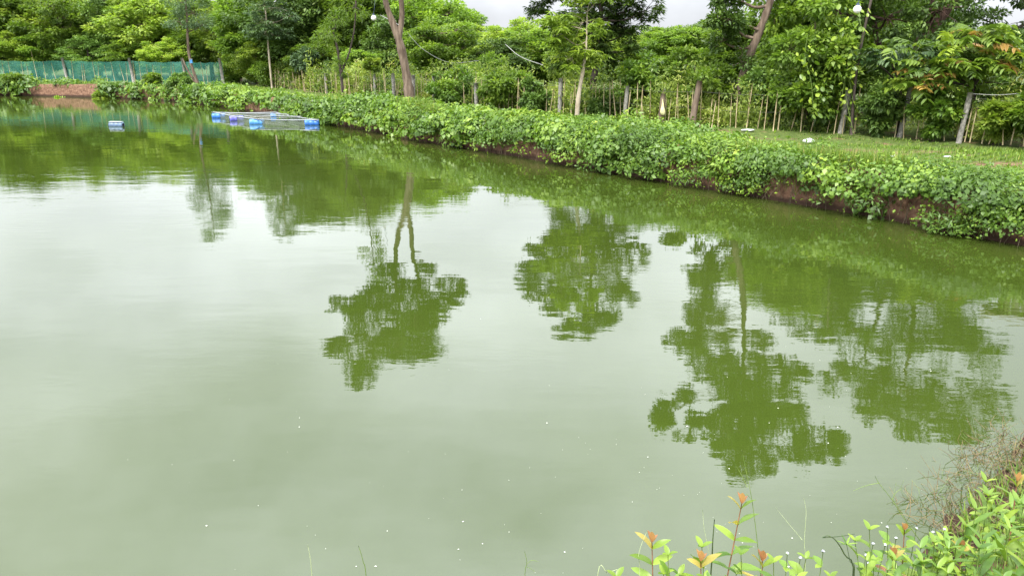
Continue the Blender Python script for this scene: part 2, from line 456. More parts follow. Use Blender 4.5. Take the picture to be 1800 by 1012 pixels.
# grass blades over the bank top
def blades(name, i0, i1, o0, o1, N, h, mat, label, seed, lod=True, keep=None, straw=0.06, wid=0.012):
    g = np.random.RandomState(seed)
    i = g.randint(i0, i1, N * 3)
    if lod:
        w = (14.0 / dist_w(i)) ** 1.3; i = i[g.rand(len(i)) < w / w.max()]
    i = i[:N]; N = len(i)
    off = o0 + (o1 - o0) * g.rand(N)
    pat = wave(arc[i] * 1.1 + off * 1.7, seed + 1) + wave(arc[i] * 0.6 - off * 2.4, seed + 2)
    k = g.rand(N) < np.clip(0.62 + 0.6 * pat, 0.08, 1)
    k &= g.rand(N) > 0.92 * bareness(at_shore(i, off)[:, :2])
    if keep is not None: k &= keep(i, off)
    i, off, pat = i[k], off[k], pat[k]; N = len(i)
    c = at_shore(i, off); sc = np.clip(dist_w(i) / 22.0, 0.8, 2.2)
    H = h * (0.5 + g.rand(N)) * np.clip(1 + 0.5 * pat, 0.4, 1.7)
    a = g.rand(N) * 6.283
    lean = np.c_[np.cos(a), np.sin(a), 0 * a] * (0.35 + 0.5 * g.rand(N))[:, None] + np.array([0, 0, 1.0])
    nrm = np.c_[np.cos(a), np.sin(a), 0.3 + 0 * a]
    q = leaf_quads(c, lean, nrm, H, wid * sc * (0.7 + 0.6 * g.rand(N)) * 1.6, 0.3)
    tone = np.clip(0.45 + 0.22 * g.randn(N) + 0.12 * pat, 0, 0.9)
    tone[g.rand(N) < straw] = 1.0
    o = link(name, quads_mesh(name, q, tone, M[mat]))
    return tag(o, label, 'grass', kind='stuff')
blades('bank_grass', i_r0, i_f1, 0.55, 6.5, 150000, 0.085, 'grass', 'short green grass covering the bank top between creepers and fence', 21, straw=0.02)
blades('edge_grass', i_r0, i_f1, 0.15, 1.6, 26000, 0.24, 'grass', 'long bright grass hanging along the edge of the bank', 31, straw=0.05)

TUFTS = [(shore_index(on(px_, py_)), w_) for px_, py_, w_ in ((1440, 372, 5), (1490, 380, 4), (770, 250, 6), (730, 243, 5), (860, 268, 4), (640, 228, 4), (1240, 332, 3), (470, 200, 5))]
def tuft_w(i):
    i = np.asarray(i) % NS; o_ = np.zeros(i.shape)
    for c_, w_ in TUFTS: o_ = np.maximum(o_, np.exp(-((i - c_) / w_) ** 2))
    return o_
blades('slope_grass', i_r0, i_r1, 0.02, 0.8, 70000, 0.30, 'grass', 'tufts of long yellowing grass hanging down the bank between creepers', 41, straw=0.10, wid=0.008,
       keep=lambda i, off: np.random.RandomState(3).rand(len(i)) < tuft_w(i))
# creeper mounds hanging over the edge
def creeper():
    g = np.random.RandomState(5)
    qs, rn, C = [], [], []
    i = i_r0
    while i < i_f1:
        d = float(dist_w(np.array([i]))[0]); step = 1 if d < 24 else 2 if d < 42 else 3
        x, y = SH[i % NS]; A_ = arc[i % NS]
        gap = wave(np.array([A_ * 0.9]), 77)[0] + 0.35 * g.randn()
        drop = wave(np.array([A_ * 0.55]), 78)[0]            # how far the curtain hangs
        lush = wave(np.array([A_ * 0.33]), 79)[0]
        bare_left = (on(40, 170)[0] < x < on(186, 172)[0]) and y > 50
        for row, (o, z, pr) in enumerate(((-0.14, 0.17, 0.34), (-0.10, 0.36, 0.62), (-0.04, 0.56, 0.72), (0.08, 0.78, 1.1), (0.38, 1.0, 1.1), (0.8, 1.02, 0.8), (1.25, 1.0, 0.55), (1.8, 1.0, 0.25), (2.6, 1.0, 0.08), (3.4, 1.0, 0.03))):
            if bare_left and (o < 0.5 or g.rand() < 0.75): continue
            p_ = pr + (0.35 * drop if row < 2 else 0) - (0.55 if gap > 0.5 and row < 3 else 0) + (0.35 * lush if row > 4 else 0)
            if y > 45 and row > 4: p_ *= 0.5
            p_ -= 0.30 * float(tuft_w(np.array(i)))
            if g.rand() > p_: continue
            jo = o + g.randn() * 0.10
            zz = float(prof(np.array([i]), np.array([max(jo, 0.05)]))[0])
            j = (i + g.randint(-2, 3)) % NS
            c = np.array([*(SH[j] + NR[j] * jo), (zz + 0.20 * lush + 0.10 * g.rand() - 0.06) if row > 3 else z + g.randn() * 0.09])
            rad = (0.23 + 0.30 * g.rand() ** 1.5) * (1.05 if row in (3, 4, 5) else 0.85) * (1 + 0.007 * d) * (1 + 0.35 * lush)
            C.append((c, rad, NR[j], d, np.clip(0.5 + 0.42 * g.randn() + 0.30 * wave(np.array([A_ * 0.7]), 80)[0], 0, 1), row))
        i += step
    for c, rad, nr, d, cr, row in C:
        s = np.clip(d / 20.0, 0.72, 2.6)
        n_ = int(150 * (rad / 0.42) ** 2 / s ** 1.6) + 6
        v = unit(g.randn(n_, 3)); v[:, 2] = np.abs(v[:, 2]) - 0.35
        v = unit(v)
        pos = c + v * (rad * (0.6 + 0.5 * g.rand(n_)))[:, None] * np.array([1.0, 1.0, 0.66])
        face = unit(v * 0.8 + np.array([0, 0, 0.7]) + g.randn(n_, 3) * 0.5 - np.r_[nr, 0] * 0.2)
        dr = unit(np.cross(face, g.randn(n_, 3))); dr[:, 2] -= 0.35
        L = (0.060 + 0.065 * g.rand(n_)) * s * (0.7 + 0.65 * g.rand())
        asp = 0.8 if g.rand() < 0.65 else 0.4                 # broad-leaved or narrow-leaved patch
        k = pos[:, 2] > 0.02
        if asp < 0.5: dr[:, 2] += 0.9 * g.rand()
        qs.append(leaf_quads(pos, dr, face, L * (1 if asp > 0.5 else 1.35), L * asp, 0.2)[k])
        rn.append(np.clip(0.26 + 0.5 * (cr - 0.5) + 0.30 * g.rand(n_) + 0.25 * np.clip(v[:, 2], 0, 1) * g.rand(n_), 0, 1)[k])  # tone varies by clump and leaf, lighter towards the top of a mound
    # straggling runners: thin trails of leaves reaching down to the water and up over the edge
    for k in range(520):
        i = g.randint(i_r0, i_r1); d = float(dist_w(np.array([i]))[0])
        if g.rand() > 20 / d: continue
        s = np.clip(d / 20.0, 0.72, 2.2); n_ = 9
        if g.rand() < 0.6:
            a0 = np.r_[SH[i % NS] - NR[i % NS] * 0.15, 0.75]; dv = np.r_[tg[i % NS] * g.randn() * 0.4 - NR[i % NS] * 0.25, -0.65]
        else:
            a0 = at_shore(np.array([i]), np.array([0.4 + 0.8 * g.rand()]))[0] + [0, 0, 0.15]; dv = np.r_[tg[i % NS] * g.randn() * 0.3 - NR[i % NS] * 0.1, 0.35 * g.rand()]
        u = g.rand(n_)
        pos = a0 + dv * u[:, None] + g.randn(n_, 3) * 0.03; pos[:, 2] = np.clip(pos[:, 2], 0.03, None)
        face = unit(np.array([0, -0.2, 0.8]) + g.randn(n_, 3) * 0.5); L = (0.06 + 0.05 * g.rand(n_)) * s
        qs.append(leaf_quads(pos, unit(g.randn(n_, 3)), face, L, L * 0.7)); rn.append(np.clip(0.5 + 0.4 * g.rand(n_), 0, 1))
    Q = np.concatenate(qs)
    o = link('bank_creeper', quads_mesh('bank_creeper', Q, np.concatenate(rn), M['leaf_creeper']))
    tag(o, 'leafy green creepers tumbling over the red earth edge of the pond', 'creeper', kind='stuff')
    return len(Q)
n_creep = creeper()
print('creeper leaves', n_creep)

# roots and dry stems on the cut face
mb = MB(); g = np.random.RandomState(8)
for k in range(420):
    i = g.randint(i_r0, i_r1); x = at_shore(np.array([i]), np.array([0.16]))[0]
    d = dist_w(np.array([i]))[0]
    if g.rand() > 18 / d: continue
    x[2] = 0.35 + 0.35 * g.rand()
    nn = -np.r_[NR[i % NS], 0]; t = np.r_[tg[i % NS], 0] * g.randn() * 0.25
    mb.tube(curve([x, x + nn * 0.22 + t * 0.5 + [0, 0, -0.12], x + nn * (0.2 + 0.15 * g.rand()) + t + [0, 0, -0.3 - 0.35 * g.rand()]], 6), 0.006, 4, False)
tag(mb.build('hanging_roots', M['twig']), 'thin dry roots and stems hanging down the red earth bank', 'roots', kind='stuff')

# ------------------------------------------------------------------ trees
def grow(name, base, trunk, lobes, mat_leaf, mat_bark, seed, leaf=(0.16, 0.07), cl_r=0.45, per=90, style='spray', limb_r=0.06, flat=0.6, trunks=(), limb_from=0.35, twigs=True, part='crown'):
    """one tree: Empty > trunk, limbs, crown.  trunk: [(x,y,z,r)...] relative to the base; lobes: [(x,y,z, rx,ry,rz, clusters)...]"""
    g = np.random.RandomState(seed)
    root = empty(name, base)
    T = np.array(trunk, float)
    tc_ = curve(T, max(10, len(T) * 5))
    mb = MB(); mb.tube(tc_[:, :3], np.clip(tc_[:, 3] * (1 + 0.07 * g.randn(len(tc_))), 0.012, None), 9)
    mb.build('trunk', M[mat_bark], root)
    allp = [tc_]
    for tr in trunks:
        t2 = curve(np.array(tr, float), 14); mb = MB(); mb.tube(t2[:, :3], np.clip(t2[:, 3], 0.012, None), 8); mb.build('trunk', M[mat_bark], root); allp.append(t2)
    P = np.concatenate(allp)
    qs, rn = [], []
    lm = MB(); any_l = False
    for (x, y, z, rx, ry, rz, K) in lobes:
        c = np.array([x, y, z]); Rr = np.array([rx, ry, rz])
        dd = np.linalg.norm(P[:, :3] - c, axis=1) + 2.2 * np.clip(P[:, 2] - (z - 0.25 * rz), 0, None)
        dd[P[:, 2] < limb_from * z] += 4
        a = P[np.argmin(dd)]
        mid = (a[:3] + c) / 2 + np.array([0, 0, -0.10 * np.linalg.norm(c - a[:3])]) + g.randn(3) * 0.12
        if np.linalg.norm(c - a[:3]) > 0.3:
            lm.tube(curve([a[:3], mid, c], 7), np.linspace(min(limb_r, a[3] * 0.8), limb_r * 0.35, 7), 6); any_l = True
        for k in range(K):
            v = unit(g.randn(3)) * (0.45 + 0.6 * g.rand() ** 0.6)
            cc = c + v * Rr
            if twigs:
                m2 = (c + cc) / 2 + np.array([0, 0, 0.06]) + g.randn(3) * 0.05
                lm.tube(curve([c + v * Rr * 0.1, m2, cc], 4), [limb_r * 0.3, limb_r * 0.2, limb_r * 0.14, limb_r * 0.08], 4, False); any_l = True
            n_ = int(per * (0.6 + 0.8 * g.rand())); cr = g.rand(); r_ = cl_r * (0.7 + 0.6 * g.rand())
            if style == 'spray':
                w = unit(g.randn(n_, 3)) * (g.rand(n_) ** 0.45)[:, None]
                pos = cc + w * np.array([r_, r_, r_ * flat])
                dr = unit(w * 0.8 + v * 0.6 + g.randn(n_, 3) * 0.5 + np.array([0, 0, -0.25]))
                face = unit(np.array([0, 0, 1.0]) + w * 0.5 + g.randn(n_, 3) * 0.45)
                vert = w[:, 2]
            else:                                               # rosettes of long drooping leaves
                tips = max(1, n_ // 9)
                tp = cc + unit(g.randn(tips, 3)) * (g.rand(tips) ** 0.5)[:, None] * np.array([r_, r_, r_ * flat])
                ti = g.randint(0, tips, n_)
                a_ = g.rand(n_) * 6.283
                out_ = np.c_[np.cos(a_), np.sin(a_), -0.75 + 0.9 * g.rand(n_)]
                dr = unit(out_); pos = tp[ti] + dr * 0.02
                face = unit(np.c_[-0.3 * out_[:, :2], 1 + 0 * a_] + g.randn(n_, 3) * 0.25)
                vert = g.rand(n_) - 0.4
            L = leaf[0] * (0.7 + 0.6 * g.rand(n_)); W = leaf[1] * (0.75 + 0.5 * g.rand(n_))
            qs.append(leaf_quads(pos, dr, face, L, W))
            rn.append(np.clip(0.28 + 0.45 * (cr - 0.4) + 0.32 * g.rand(n_) + 0.2 * np.clip(vert, 0, 1), 0, 1))  # tone varies by cluster and leaf; spray leaves lighter towards the cluster top
    if any_l: tag(lm.build('limbs', M[mat_bark], root), kind='stuff')
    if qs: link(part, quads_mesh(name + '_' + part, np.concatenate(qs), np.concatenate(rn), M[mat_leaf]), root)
    return root

def scatter_lobes(g, n, cx, cz, rx, rz, lr, K, ry=None):
    """lobes over an uneven ellipsoid"""
    o = []
    ry = ry or rx
    for _ in range(n):
        v = unit(g.randn(3)) * (0.55 + 0.45 * g.rand())
        s = 0.75 + 0.5 * g.rand()
        o.append((cx + v[0] * rx, v[1] * ry, cz + v[2] * rz, lr * s, lr * s, lr * s * 0.75, max(2, int(K * s))))
    return o

# ---- forest trees behind the net and the fence: prototypes, then copies
protos = {}
def proto(kind, seed, H, width, low, mat, bark, leaf, per, n):
    g = np.random.RandomState(seed)
    lobes = scatter_lobes(g, n, 0, (H + low) / 2, width / 2 * 0.72, (H - low) / 2 * 0.80, width * 0.19, 7)
    t = grow('forest_tree', (0, 0, 0), [(0, 0, -0.2, 0.16), (0.1, 0, H * 0.35, 0.12), (-0.1, 0.1, H * 0.8, 0.05)], lobes, mat, bark, seed, leaf, width * 0.085, per, limb_r=0.06, flat=0.7)
    protos.setdefault(kind, []).append(t)
proto('yellow', 101, 8.0, 6.0, 0.6, 'leaf_yellow', 'bark', (0.26, 0.12), 100, 31)
proto('mid', 102, 8.0, 6.0, 0.5, 'leaf_mid', 'bark', (0.25, 0.12), 100, 32)
proto('mid', 103, 8.0, 5.4, 0.8, 'leaf_mid', 'bark_dark', (0.28, 0.11), 100, 30)
proto('dark', 104, 8.0, 6.0, 0.7, 'leaf_dark', 'bark_dark', (0.24, 0.11), 100, 32)
proto('grey', 105, 8.0, 5.0, 2.2, 'leaf_grey', 'bark', (0.24, 0.07), 90, 28)
used = {}
def forest(px, d, H, kind, label, wide=1.0, group='forest trees behind the pond', seed=0):
    g = np.random.RandomState(int(px * 7 + d * 13) % 99991)
    lst = protos[kind]; src = lst[g.randint(len(lst))]
    key = src.name
    t = copy_tree(src) if used.get(key) else src
    used[key] = True
    t.name = 'forest_tree'
    q = far(px, 120, d)
    t.location = (q[0], d, 1.0)
    s = (H - 1.0) / 8.0
    t.scale = (s * wide * 1.35, s * wide * 1.35, s * 1.04); t.rotation_euler = (0, 0, g.rand() * 6.28)
    tag(t, label, 'tree', group)
    return t
LM = [(-40, 'left frame edge'), (120, 'first tall net post'), (237, 'second tall net post'), (345, 'slender leaning tree'), (474, 'umbrella tree'), (604, 'two-stemmed small tree'), (720, 'forked brown trunk'), (842, 'end of the sagging cable'),
      (950, 'slanting cable'), (1035, 'drooping dark tree'), (1165, 'yellow cloth'), (1300, 'vine-wrapped leaning tree'), (1412, 'tall fence bush'), (1507, 'globe lamp on the vine'), (1600, 'broad reddish-limbed tree'), (1705, 'rightmost concrete post'), (1850, 'right frame edge')]
SEEN = set()
def forest_label(px, d, H, kind, row):
    x, nm = min(LM, key=lambda q_: abs(q_[0] - px)); k_ = {'yellow': 'yellow-green', 'mid': 'mid-green', 'dark': 'dark green', 'grey': 'grey-green'}[kind]
    side = 'straight behind' if abs(px - x) < 16 else ('behind and left of' if px < x else 'behind and right of')
    sz = 'tall' if H > 7.5 else ('middling' if H > 5 else 'low')
    for extra in ('', ' in the ' + row, ' with a wide crown', ' half hidden by its neighbours'):
        lb = f'{sz} {k_} bushy tree {side} the {nm}{extra}'
        if lb not in SEEN: SEEN.add(lb); return lb
    return lb
NETG = 'forest trees behind the green net'
for px, d, H, k, w in [
    (-60, 78, 10.2, 'mid', 1.1), (10, 75, 10.4, 'mid', 1.1), (70, 76, 9.0, 'dark', 1.1), (115, 73, 8.9, 'mid', 1.0), (175, 77, 9.2, 'mid', 1.1),
    (215, 73, 8.9, 'dark', 1.0), (262, 72, 8.8, 'yellow', 1.2), (310, 75, 8.8, 'yellow', 1.1), (372, 69, 8.0, 'mid', 1.1), (420, 66, 7.2, 'yellow', 1.1),
    (30, 72, 5.2, 'yellow', 1.3), (85, 72, 5.5, 'mid', 1.2), (160, 70, 4.8, 'dark', 1.4), (230, 69, 4.6, 'mid', 1.4), (300, 67, 4.6, 'yellow', 1.4), (-30, 72, 5.2, 'dark', 1.3), (60, 80, 10.5, 'mid', 1.3), (200, 82, 10.5, 'mid', 1.3), (330, 80, 10, 'dark', 1.3), (130, 76, 10, 'yellow', 1.1)]:
    forest(px, d, H, k, forest_label(px, d, H, k, 'back row' if d > 73 else 'front row'), w, NETG)
FENG = 'forest trees behind the stake fence'
for px, d, H, k, w in [
    (450, 62, 8.0, 'mid', 1.1), (520, 57, 9.8, 'dark', 1.0), (575, 59, 9.6, 'dark', 1.1), (640, 55, 8.8, 'mid', 1.0), (675, 60, 8.6, 'dark', 1.0), (742, 52, 7.6, 'mid', 1.0),
    (790, 58, 7.2, 'mid', 1.1), (770, 46, 5.4, 'mid', 1.1), (700, 50, 5.6, 'dark', 1.2), (845, 55, 5.2, 'yellow', 1.3), (905, 50, 5.4, 'yellow', 1.3),
    (880, 45, 4.1, 'dark', 1.5), (960, 47, 5.0, 'mid', 1.4), (1030, 50, 4.9, 'mid', 1.3), (1100, 44, 4.6, 'yellow', 1.4), (1160, 48, 5.0, 'mid', 1.3), (1200, 41, 4.7, 'mid', 1.4),
    (1250, 46, 5.4, 'mid', 1.3), (1300, 38, 5.0, 'mid', 1.2), (560, 52, 4.2, 'mid', 1.4), (460, 57, 4.2, 'yellow', 1.4), (630, 47, 3.6, 'mid', 1.4)]:
    forest(px, d, H, k, forest_label(px, d, H, k, 'back row' if d > 49 else 'front row'), w, FENG)
RG = 'trees at the back of the plot'
for px, d, H, k, w in [(1395, 33, 8.4, 'mid', 0.75), (1450, 36, 9.2, 'dark', 0.75), (1500, 31, 8.0, 'mid', 0.7), (1560, 37, 8.6, 'dark', 0.8), (1640, 33, 4.5, 'dark', 1.2), (1720, 36, 4.5, 'dark', 1.2), (1800, 31, 4.2, 'dark', 1.2), (1870, 34, 4.6, 'mid', 1.2)]:
    forest(px, d, H, k, forest_label(px, d, H, k, 'back row'), w, RG)
for lst in protos.values():
    for s_ in lst:
        if not used.get(s_.name) and 'label' not in s_:
            for ch in list(s_.children): bpy.data.objects.remove(ch)
            bpy.data.objects.remove(s_)

def G1(px, py, z=1.0):
    q = on(px, py, z); q[2] = ground_z(q[0], q[1]) - 0.03
    return q

# ---- A: slender leaning tree on the far bank
b = G1(352, 153.5); d = b[1]
t = grow('slender_tree', b, [(0, 0, -0.2, 0.13), (-0.35, 0, 1.2, 0.11), (-0.5, 0, 2.6, 0.09), (-0.35, 0.1, 5.2, 0.06), (-0.25, 0, 8.4, 0.025)],
         [(-0.3, 0, 7.6, 0.9, 0.9, 1.0, 11), (0.4, 0.2, 6.4, 0.9, 0.9, 0.9, 10), (-0.9, 0, 6.0, 0.8, 0.9, 0.9, 10), (0.1, 0.3, 5.0, 1.0, 0.9, 0.8, 9), (-0.8, -0.2, 4.5, 0.7, 0.8, 0.7, 8),
          (0.6, 0, 4.2, 0.7, 0.6, 0.6, 7), (0.8, 0, 7.6, 0.7, 0.7, 0.7, 7), (-0.4, 0, 9.0, 0.7, 0.7, 0.7, 7)],
         'leaf_grey', 'bark', 201, (0.20, 0.05), 0.5, 85, trunks=[[(-0.15, 0, 0.1, 0.07), (-0.75, 0, 1.3, 0.06), (-1.0, 0, 2.1, 0.04)]])
tag(t, 'slender leaning tree with grey-green feathery crown at the far bank corner', 'tree')

# ---- I: umbrella tree on a pale stem
q = far(474, 110, 53)
t = grow('umbrella_tree', (q[0], 53, 0.95), [(0, 0, -0.2, 0.07), (0, 0, 2.2, 0.06), (0.05, 0, 4.6, 0.05), (0, 0, 7.6, 0.03)],
         [(0.2, 0, 4.3, 1.5, 1.3, 0.5, 18), (1.1, 0, 3.7, 0.8, 0.8, 0.4, 11), (-0.8, 0.1, 3.9, 0.8, 0.8, 0.4, 11), (0.2, 0, 5.2, 1.5, 1.3, 0.5, 16), (0.2, -0.7, 3.7, 0.9, 0.7, 0.4, 10), (1.3, 0, 4.6, 0.8, 0.8, 0.4, 9), (0, 0, 6.3, 1.3, 1.2, 0.6, 13), (0.1, 0, 7.6, 1.0, 1.0, 0.7, 11), (0, 0, 8.6, 0.7, 0.7, 0.6, 8)],
         'leaf_grey', 'bark_pale', 202, (0.26, 0.06), 0.42, 80, 'rosette')
tag(t, 'umbrella-shaped blue-green tree on a thin pale stem above the fence', 'tree')

# ---- H: small tree with two thin stems
b = G1(604, 174); d = b[1]
t = grow('small_tree', b, [(0, 0, -0.2, 0.085), (-0.05, 0, 1.3, 0.07), (-0.15, 0, 2.6, 0.05), (-0.35, 0, 3.6, 0.03)],
         [(-0.5, 0, 3.3, 0.8, 0.7, 0.4, 9), (0.9, 0, 4.6, 0.7, 0.7, 0.7, 8), (1.15, 0, 6.2, 0.6, 0.6, 0.7, 8), (-0.2, 0.2, 4.0, 0.6, 0.6, 0.4, 6), (1.2, 0, 7.7, 0.45, 0.45, 0.8, 7), (1.2, 0, 9.0, 0.3, 0.3, 0.6, 4), (0.1, 0, 1.7, 0.4, 0.4, 0.4, 4)],
         'leaf_mid', 'bark_dark', 203, (0.22, 0.06), 0.34, 60, trunks=[[(0, 0, 1.5, 0.05), (0.5, 0, 2.6, 0.045), (0.9, 0, 4.4, 0.035), (1.2, 0, 8.8, 0.012)]])
tag(t, 'small tree with two thin forking stems beside the bamboo stakes', 'tree')

# ---- B: tree with forked brown trunk
b = G1(722, 184); d = b[1]
def rx(px, py):  # where a mirrored pixel lies on the tree at distance d, relative to the base
    r_ = ray(px, py); t_ = d / r_[1]; return r_[0] * t_ - b[0], refl_h(py, d) - b[2]
lob = []
for (px, py, s, K) in [(690, 520, 1.0, 15), (735, 545, 1.0, 14), (655, 560, 1.0, 14), (705, 590, 1.1, 15), (745, 600, 0.9, 11), (640, 610, 0.8, 10), (680, 635, 0.9, 11), (630, 665, 0.55, 6), (725, 632, 0.8, 8),
                       (790, 500, 0.6, 8), (812, 528, 0.45, 5), (765, 515, 0.6, 7), (610, 535, 0.55, 7), (585, 590, 0.45, 6), (612, 585, 0.5, 6), (690, 480, 0.55, 7), (752, 458, 0.35, 4), (640, 640, 0.6, 7), (760, 570, 0.55, 6), (610, 560, 0.55, 7), (650, 525, 0.6, 8), (775, 545, 0.55, 7), (735, 500, 0.7, 9), (715, 560, 1.0, 13), (670, 590, 0.9, 12), (600, 600, 0.4, 5)]:
    x, z = rx(px + 6 * rs.randn(), py + 7 * rs.randn()); lob.append((x, 0.9 * rs.randn() * s, z, s * (1.0 + 0.4 * rs.rand()), s * 1.2, s * (0.75 + 0.35 * rs.rand()), int(K * 2.0)))
t = grow('forked_tree', b, [(0, 0, -0.2, 0.27), (-0.12, 0, 1.2, 0.22), (-0.35, 0, 2.6, 0.19), (-0.55, 0, 3.3, 0.16), (-0.95, 0, 4.6, 0.12), (-1.1, 0, 6.5, 0.09), (-0.9, 0, 9.0, 0.04)], lob,
         'leaf_crown', 'bark', 204, (0.17, 0.08), 0.29, 56, limb_r=0.07, trunks=[[(-0.45, 0, 2.9, 0.15), (-0.25, 0.1, 3.9, 0.12), (-0.2, 0, 5.2, 0.1), (0.3, 0, 7.8, 0.05)]])
tag(t, 'tall tree with a forked reddish-brown trunk on the bank edge', 'tree')
TB = b.copy()

# ---- C: dark drooping tree with a pale leaning pole trunk
b = G1(1037, 196); d = b[1]
lob = []
for (px, py, s, K) in [(1015, 560, 0.75, 11), (985, 540, 0.8, 11), (1050, 545, 0.8, 11), (950, 515, 0.75, 10), (1000, 500, 0.9, 13), (1060, 500, 0.9, 12), (1095, 515, 0.55, 7), (930, 480, 0.5, 7), (965, 470, 0.8, 10),
                       (1030, 460, 0.9, 13), (1085, 465, 0.8, 10), (1110, 440, 0.6, 7), (990, 430, 0.7, 9), (945, 440, 0.45, 5), (1050, 425, 0.8, 9), (1000, 580, 0.4, 5), (1070, 570, 0.4, 5), (1080, 405, 0.6, 6), (985, 395, 0.5, 5)]:
    x, z = rx(px, py); lob.append((x, 0.8 * rs.randn() * s, z, s * (0.9 + 0.4 * rs.rand()), s * 1.1, s * (0.7 + 0.3 * rs.rand()), int(K * 1.5)))
for (px, py, s, K) in [(985, 45, 0.6, 9), (1040, 60, 0.8, 12), (1090, 50, 0.7, 10), (1005, 85, 0.55, 8), (1060, 90, 0.6, 9), (1110, 85, 0.45, 7), (975, 110, 0.35, 5), (1030, 30, 0.8, 10), (1080, 110, 0.3, 4), (1100, 20, 0.7, 9)]:
    q_ = far(px, py, d); lob.append((q_[0] - b[0], 0.5 * rs.randn() * s, q_[2] - b[2], s * 0.9, s * 0.8, s * 0.6, K))
t = grow('drooping_tree', b, [(0, 0, -0.2, 0.16), (0.1, 0, 1.3, 0.13), (0.35, 0, 2.6, 0.10), (0.3, 0, 4.2, 0.08), (0.2, 0, 6.6, 0.03)], lob,
         'leaf_crown', 'bark_dark', 205, (0.25, 0.06), 0.34, 66, 'rosette', limb_r=0.05)
tag(t, 'dark tree with drooping narrow leaves over the middle of the fence', 'tree')
b2 = G1(1013, 213)
t = grow('pole_tree', b2, [(0, 0, -0.2, 0.085), (0.06, 0, 0.9, 0.075), (0.20, 0, 1.8, 0.06), (0.28, 0.1, 2.5, 0.035), (0.3, 0.3, 3.6, 0.015)],
         [(0.3, 0.1, 2.4, 0.6, 0.5, 0.5, 8), (-0.3, 0.1, 2.1, 0.4, 0.4, 0.4, 6), (-0.6, 0.2, 2.9, 0.5, 0.5, 0.4, 6), (0.2, 0.2, 3.3, 0.7, 0.6, 0.5, 8), (-0.4, 0.3, 4.2, 0.6, 0.6, 0.5, 7), (0.7, 0.2, 4.3, 0.6, 0.6, 0.5, 7), (0.2, 0.3, 5.0, 0.6, 0.6, 0.5, 7), (-0.9, 0.4, 3.3, 0.5, 0.5, 0.4, 5)], 'leaf_yellow', 'bark_pale', 206, (0.26, 0.07), 0.34, 60, 'rosette', limb_r=0.03)
tag(t, 'young tree with a bare pale leaning trunk in front of the fence', 'tree')

# ---- D: tall leaning tree, its trunk wrapped in vines
b = G1(1287, 214); d = b[1]
lob = []
for (px, py, s, K) in [(1235, 470, 0.42, 9), (1240, 510, 0.42, 8), (1245, 550, 0.5, 8), (1255, 600, 0.7, 9), (1215, 590, 0.5, 6), (1185, 600, 0.4, 4), (1290, 640, 0.9, 13), (1330, 660, 0.8, 11), (1250, 650, 0.6, 8), (1300, 700, 1.0, 14), (1360, 700, 0.8, 11),
                       (1270, 740, 0.8, 11), (1330, 750, 0.9, 12), (1390, 740, 0.6, 8), (1300, 800, 0.7, 9), (1340, 810, 0.5, 6), (1320, 720, 0.9, 9), (1290, 770, 0.7, 7), (1350, 770, 0.7, 7), (1305, 825, 0.4, 4), (1220, 760, 0.6, 7), (1170, 720, 0.35, 5), (1160, 745, 0.3, 4), (1205, 700, 0.3, 4), (1430, 770, 0.55, 6), (1465, 785, 0.4, 5), (1400, 790, 0.5, 6), (1380, 640, 0.5, 6), (1335, 600, 0.35, 4)]:
    x, z = rx(px, py); lob.append((x, 0.7 * rs.randn() * s, z, s * (1.0 + 0.4 * rs.rand()), s * 1.1, s * (0.8 + 0.3 * rs.rand()), int(K * 2.7)))
lob += [(0.0, 0, 1.0, 0.45, 0.45, 0.6, 9), (0.1, 0, 2.0, 0.45, 0.4, 0.6, 9), (-0.55, 0.1, 2.7, 0.4, 0.3, 0.5, 7), (-0.35, 0.2, 3.4, 0.5, 0.3, 0.6, 7)]
t = grow('leaning_tree', b, [(0, 0, -0.2, 0.19), (0.12, 0, 1.0, 0.16), (0.45, 0, 2.4, 0.14), (0.9, 0, 3.9, 0.12), (1.1, 0, 5.5, 0.09), (1.4, 0, 8.6, 0.04)], lob,
         'leaf_crown', 'bark', 207, (0.15, 0.075), 0.26, 56, limb_r=0.07, limb_from=0.1)
tag(t, 'tall tree leaning to one side, its trunk wrapped in vines', 'tree')
TD = b.copy()

# ---- E: broad tree with reddish limbs on the far side of the fence
d = 26.0
b = far(1522, 165, d); b[2] = 0.95
lob = []
for (px, py, s, K) in [(1470, 660, 0.7, 8), (1510, 680, 0.9, 12), (1560, 680, 1.0, 13), (1610, 690, 1.0, 13), (1660, 680, 0.9, 12), (1700, 690, 0.7, 8), (1560, 725, 0.8, 10), (1620, 735, 0.8, 10), (1680, 740, 0.7, 9), (1690, 765, 0.4, 5), (1520, 710, 0.5, 6),
                       (1640, 590, 1.0, 12), (1570, 600, 0.9, 10), (1500, 590, 0.8, 9), (1430, 580, 0.6, 7), (1690, 600, 0.6, 6), (1400, 540, 0.8, 9), (1450, 520, 0.9, 10), (1530, 540, 0.9, 10), (1610, 540, 0.9, 10), (1420, 480, 0.8, 9), (1480, 475, 0.9, 10), (1550, 485, 0.9, 10), (1620, 500, 0.9, 10), (1675, 540, 0.7, 8), (1470, 560, 0.8, 9), (1570, 570, 0.9, 10), (1650, 560, 0.9, 10), (1370, 510, 0.6, 7), (1690, 570, 0.5, 5)]:
    x, z = rx(px, py); lob.append((x, 1.0 * rs.randn() * s, z, s * 1.4, s * 1.2, s * 0.8, int(K * 1.8)))
